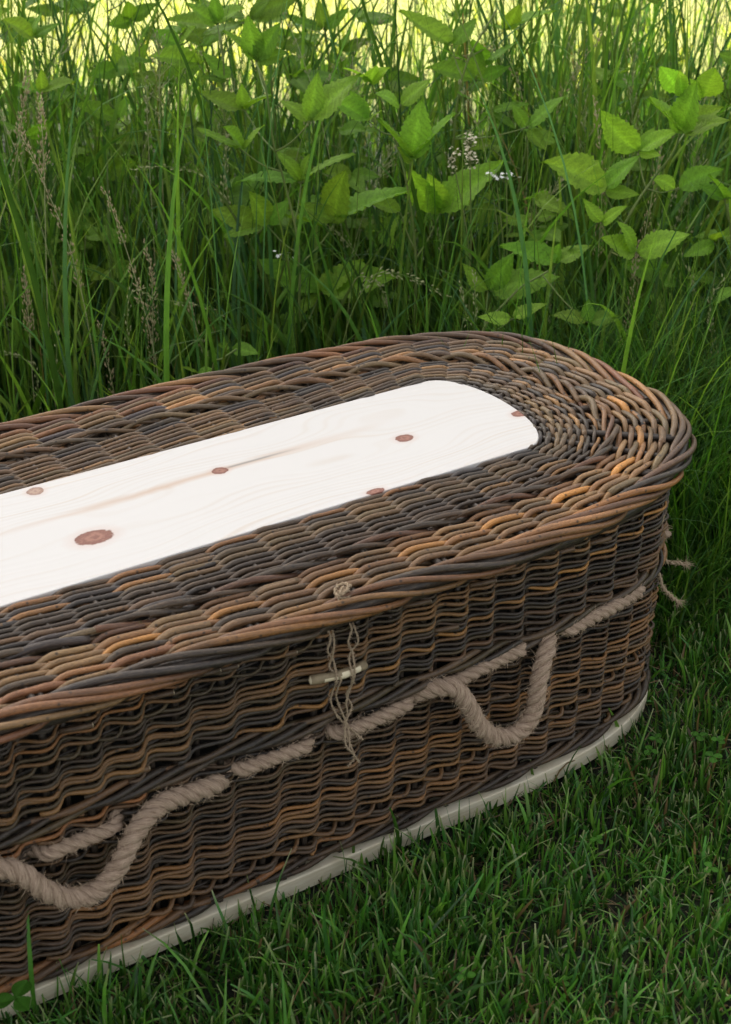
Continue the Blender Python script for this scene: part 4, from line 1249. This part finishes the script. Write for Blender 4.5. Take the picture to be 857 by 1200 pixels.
# ------------------------------------------------------------------ grass in seed
def spikelets(acc, P, i0, kind):
    n_ = len(P)
    T = nrm(np.gradient(P, axis=0))
    cnt = {'brown': 110, 'pale': 46, 'airy': 60}[kind]
    brl = {'brown': .010, 'pale': .007, 'airy': .028}[kind]
    for q in range(cnt):
        i = random.randint(i0, n_ - 1)
        f = 1 - .6 * (i - i0) / max(n_ - i0, 1)
        a = random.uniform(0, 6.28)
        o1 = nrm(np.cross(T[i], [math.cos(a), math.sin(a), .3]))
        st = P[i]
        en = st + o1 * brl * f * random.uniform(.3, 1) + T[i] * brl * random.uniform(.3, 1.1)
        L = random.uniform(.0045, .0075)
        dr = nrm(T[i] + o1 * random.uniform(.1, .6))
        if kind == 'airy':
            V, F, U = tube(np.array([st, en]), .00025, None, 4, False)
            acc.add(V, F, U)
        V, F, U = tube(np.array([en, en + dr * L * .5, en + dr * L]), np.array([.0004, .0011, .0002]), None, 4)
        acc.add(V, F, U)
SL_ = ["dense brown seed head arching in from the left edge near the top", "short upright brown seed head beside the one arching at the upper left", "long drooping brown seed head among the blades at the left",
       "pale thin seed head arching sideways to the left of the tallest bramble", "small brown seed head low at the far left", "pale seed head arching to the right just over the far rim",
       "small nodding pale seed head beside the one that arches over the rim", "thin brown seed head leaning left in front of the upper middle bramble", "airy open seed head between the upper middle and the right hand brambles",
       "second airy seed head, nearer the tip of the right hand bramble", "airy seed head at the upper right corner", "brown crooked seed head beside the stem of the right hand bramble",
       "dense seed head standing below the lowest leaves of the right hand bramble", "dark narrow seed head to the left of the right hand bramble's upper leaves"]
seed_where = where([q[0][0] for q in SEEDS[len(SL_):]])
for i, (S, kind, fr) in enumerate(SEEDS):
    S = np.array(S)
    lab = SL_[i] if i < len(SL_) else "slender %s grass stalk, %s of the plain ones %s" % (({"brown": "brown headed", "pale": "pale headed", "airy": "open headed"}[kind],) + seed_where[i - len(SL_)])
    root = empty("seed_grass", tuple(S[0]))
    tag(root, lab, "grass stalk", None if i < len(SL_) else "grass stalks in seed")
    P, L = catmull(S, 60)
    P = P - S[0]
    st = Acc()
    V, F, U = tube(P, np.linspace(.0011, .0005, 60), None, 5)
    st.add(V, F, U)
    s_o = st.build("stem", M['stem'] if kind != 'brown' else M['seedgreen'])
    s_o.parent = root
    a = Acc()
    spikelets(a, P, int(60 * (1 - fr)), kind)
    h_o = a.build("seed_head", M['seed'] if kind == 'brown' else M['seedgreen'])
    h_o.parent = root
# more of the same further back
a = Acc()
for i in range(110):
    dv_, lt_ = random.uniform(2.5, 3.6), random.uniform(-1.2, 1.2)
    p0 = CAM * [1, 1, 0] + FH * dv_ + LH * lt_
    if p0[1] < boundary(p0[0]) + .15:
        continue
    h = random.uniform(.45, .85)
    l1, l2 = random.uniform(-.18, .18), random.uniform(-.18, .18)
    t = np.linspace(0, 1, 26)[:, None]
    P = p0 + np.concatenate([l1 * t ** 2.2, l2 * t ** 2.2, h * (t - .12 * t ** 4)], 1)
    V, F, U = tube(P, np.linspace(.0010, .0004, 26), None, 4)
    a.add(V, F, U)
    spikelets(a, P, 19, random.choice(['pale', 'airy', 'pale']))
o = a.build("distant_seed_grass", M['seedgreen'])
tag(o, "thin seeding grass stalks scattered through the tall grass", "grass", None, "stuff")

# ------------------------------------------------------------------ small flowers
def flower(label, heads, kind):
    c0 = np.array(heads[0])
    root = empty("white_flower" if kind != 'cream' else "cream_blossom", (c0[0], c0[1], 0))
    tag(root, label, "flower")
    o0 = np.array([c0[0], c0[1], 0])
    st = Acc()
    fl = Acc()
    for h in heads:
        h = np.array(h)
        P, _ = catmull(np.array([[0, 0, 0], (c0 - o0) * [1, 1, .6] + [.01, 0, 0], h - o0]), 30)
        V, F, U = tube(P, .0011, None, 5)
        st.add(V, F, U)
        hc = h - o0
        nfl = {'white': 11, 'white2': 6, 'cream': 34}[kind]
        for q in range(nfl):
            off_ = rng.normal(size=3) * ([.010, .010, .0025] if kind != 'cream' else [.005, .005, .010])
            c = hc + off_
            V, F, U = tube(np.array([hc - [0, 0, .012], c]), .0003, None, 4, False)
            st.add(V, F, U)
            ax = nrm(np.array([0, 0, 1.]) + rng.normal(size=3) * .45)
            e1 = nrm(np.cross(ax, [1, .2, 0]))
            e2 = np.cross(ax, e1)
            for k in range(5):
                aa = k * 2 * PI / 5 + q
                d1 = e1 * math.cos(aa) + e2 * math.sin(aa)
                d2 = np.cross(ax, d1)
                L = .0036 if kind != 'cream' else .003
                V = np.array([c, c + d1 * L * .6 + d2 * L * .34 + ax * .0006, c + d1 * L + ax * .0002, c + d1 * L * .6 - d2 * L * .34 + ax * .0006])
                fl.add(V, np.array([[0, 1, 2, 3]]), None)
    a = st.build("stem", M['stem'])
    a.parent = root
    b = fl.build("petals", M['cream'] if kind == 'cream' else M['petal'])
    b.parent = root
flower("flat cluster of tiny white flowers right of the cream blossom", [FLOWERS[0][1], FLOWERS[1][1]], 'white')
flower("tiny white flower sprig beside the lower stem of the tallest bramble", [FLOWERS[2][1]], 'white2')
flower("cream blossom spikes standing in the middle of the tall grass", [f[1] for f in FLOWERS[3:]], 'cream')

# ------------------------------------------------------------------ clover
def clover(pos, s, label, group=None):
    root = empty("clover_sprig", (pos[0], pos[1], 0))
    tag(root, label, "clover", group)
    top = np.array([0, 0, pos[2]])
    a = Acc()
    V, F, U = tube(np.array([[.006, .004, 0], [.003, .001, pos[2] * .6], top]), .0007, None, 5)
    a.add(V, F, U)
    st = a.build("stem", M['stem'])
    st.parent = root
    a0 = random.uniform(0, 6)
    for k in range(3):
        aa = a0 + k * 2 * PI / 3 + random.uniform(-.15, .15)
        b = np.array(pos)
        t = b + np.array([math.cos(aa), math.sin(aa), random.uniform(.05, .3)]) * s
        put_leaf(b, t, [0, 0, 1], root, LEAFLET, np.array([.45, .72, .75]) * random.uniform(.85, 1.25), "leaflet")
CLAB = {2: "clover sprig by the foot end of the base board, nearest the right edge but one", 3: "clover sprig closest to the rounded end of the base board", 4: "clover sprig between its two neighbours beside the rounded end",
        5: "clover sprig at the right edge level with the end of the base board", 6: "clover sprig in the lawn below the right hand rope handle", 7: "clover sprig low at the right edge of the lawn",
        8: "clover sprig in the open lawn just above the bottom middle one", 9: "clover sprig alone in the middle of the lawn at the right", 10: "clover sprig close under the base board, between the two handles",
        11: "clover sprig near the bottom edge, left of the middle one", 12: "larger clover sprig just in front of the rounded end of the base board", 13: "tiny clover sprig near the bottom edge at the right"}
for i, (p, s) in enumerate(CLOVER):
    clover(p, s, "large clover leaf at the lower left corner, against the base board" if i == 0 else
           CLAB.get(i, "three leaved clover in the lawn near the bottom middle"),
           None if i < 2 else "clover sprigs in the lawn")

# ------------------------------------------------------------------ the tree whose shade covers the coffin
def crown_points(n, R3, nl, seed):
    r_ = np.random.default_rng(seed)
    d_ = nrm(r_.normal(size=(n, 3))) * (r_.random(n) ** (1 / 3))[:, None] * R3
    lobes = nrm(r_.normal(size=(nl, 3))) * np.array(R3) * .72
    k = r_.integers(0, nl, n // 2)
    d_[:n // 2] = lobes[k] + nrm(r_.normal(size=(n // 2, 3))) * (r_.random(n // 2) ** .4)[:, None] * R3[2] * .6
    return d_, r_

def shade_tree(x, y, hgt, R3, n, label, seed, leaf=.13):
    root = empty("shade_tree", (x, y, 0))
    tag(root, label, "tree")
    acc = Acc()
    t = np.linspace(0, 1, 14)
    P = np.stack([.15 * np.sin(t * 4 + seed), .12 * np.cos(t * 3 + seed), t * hgt * .95], 1)
    V, F, U = tube(P, .26 * (1 - .7 * t) + .02, None, 12)
    acc.add(V, F, U)
    for k in range(10):
        a = k * 2.4 + seed
        q = np.linspace(0, 1, 8)
        L = R3[0] * .8
        P = np.stack([np.cos(a) * q * L, np.sin(a) * q * L, hgt * (.5 + .04 * k) + q * 1.0 + .1 * np.sin(q * 6 + k)], 1)
        V, F, U = tube(P, .08 * (1 - .8 * q) + .01, None, 7)
        acc.add(V, F, U)
    acc.build("trunk", M['stickbark']).parent = root
    d_, r_ = crown_points(n, R3, 26, seed)
    a1 = nrm(r_.normal(size=(n, 3)))
    a2 = nrm(np.cross(a1, r_.normal(size=(n, 3))))
    s = r_.uniform(.7, 1.3, n)[:, None] * leaf
    cc = d_ + [0, 0, hgt]
    V = np.stack([cc - a1 * s, cc + a2 * s * .6, cc + a1 * s, cc - a2 * s * .6], 1).reshape(-1, 3)
    cols = np.repeat(np.array([.022, .040, .015]) * r_.uniform(.6, 1.4, n)[:, None], 4, 0)
    mesh_np("crown", V, np.arange(n * 4).reshape(-1, 4), M['darkleaf'], root, cols, None, False)
g0 = CAM * [1, 1, 0]
c1 = g0 + FH * .72 + sv * (12.0 / math.tan(R(SUN_EL)))
shade_tree(c1[0], c1[1], 12.0, [3.0, 3.0, 1.8], 15000, "broad leafy tree standing outside the picture that shades the coffin", 1)
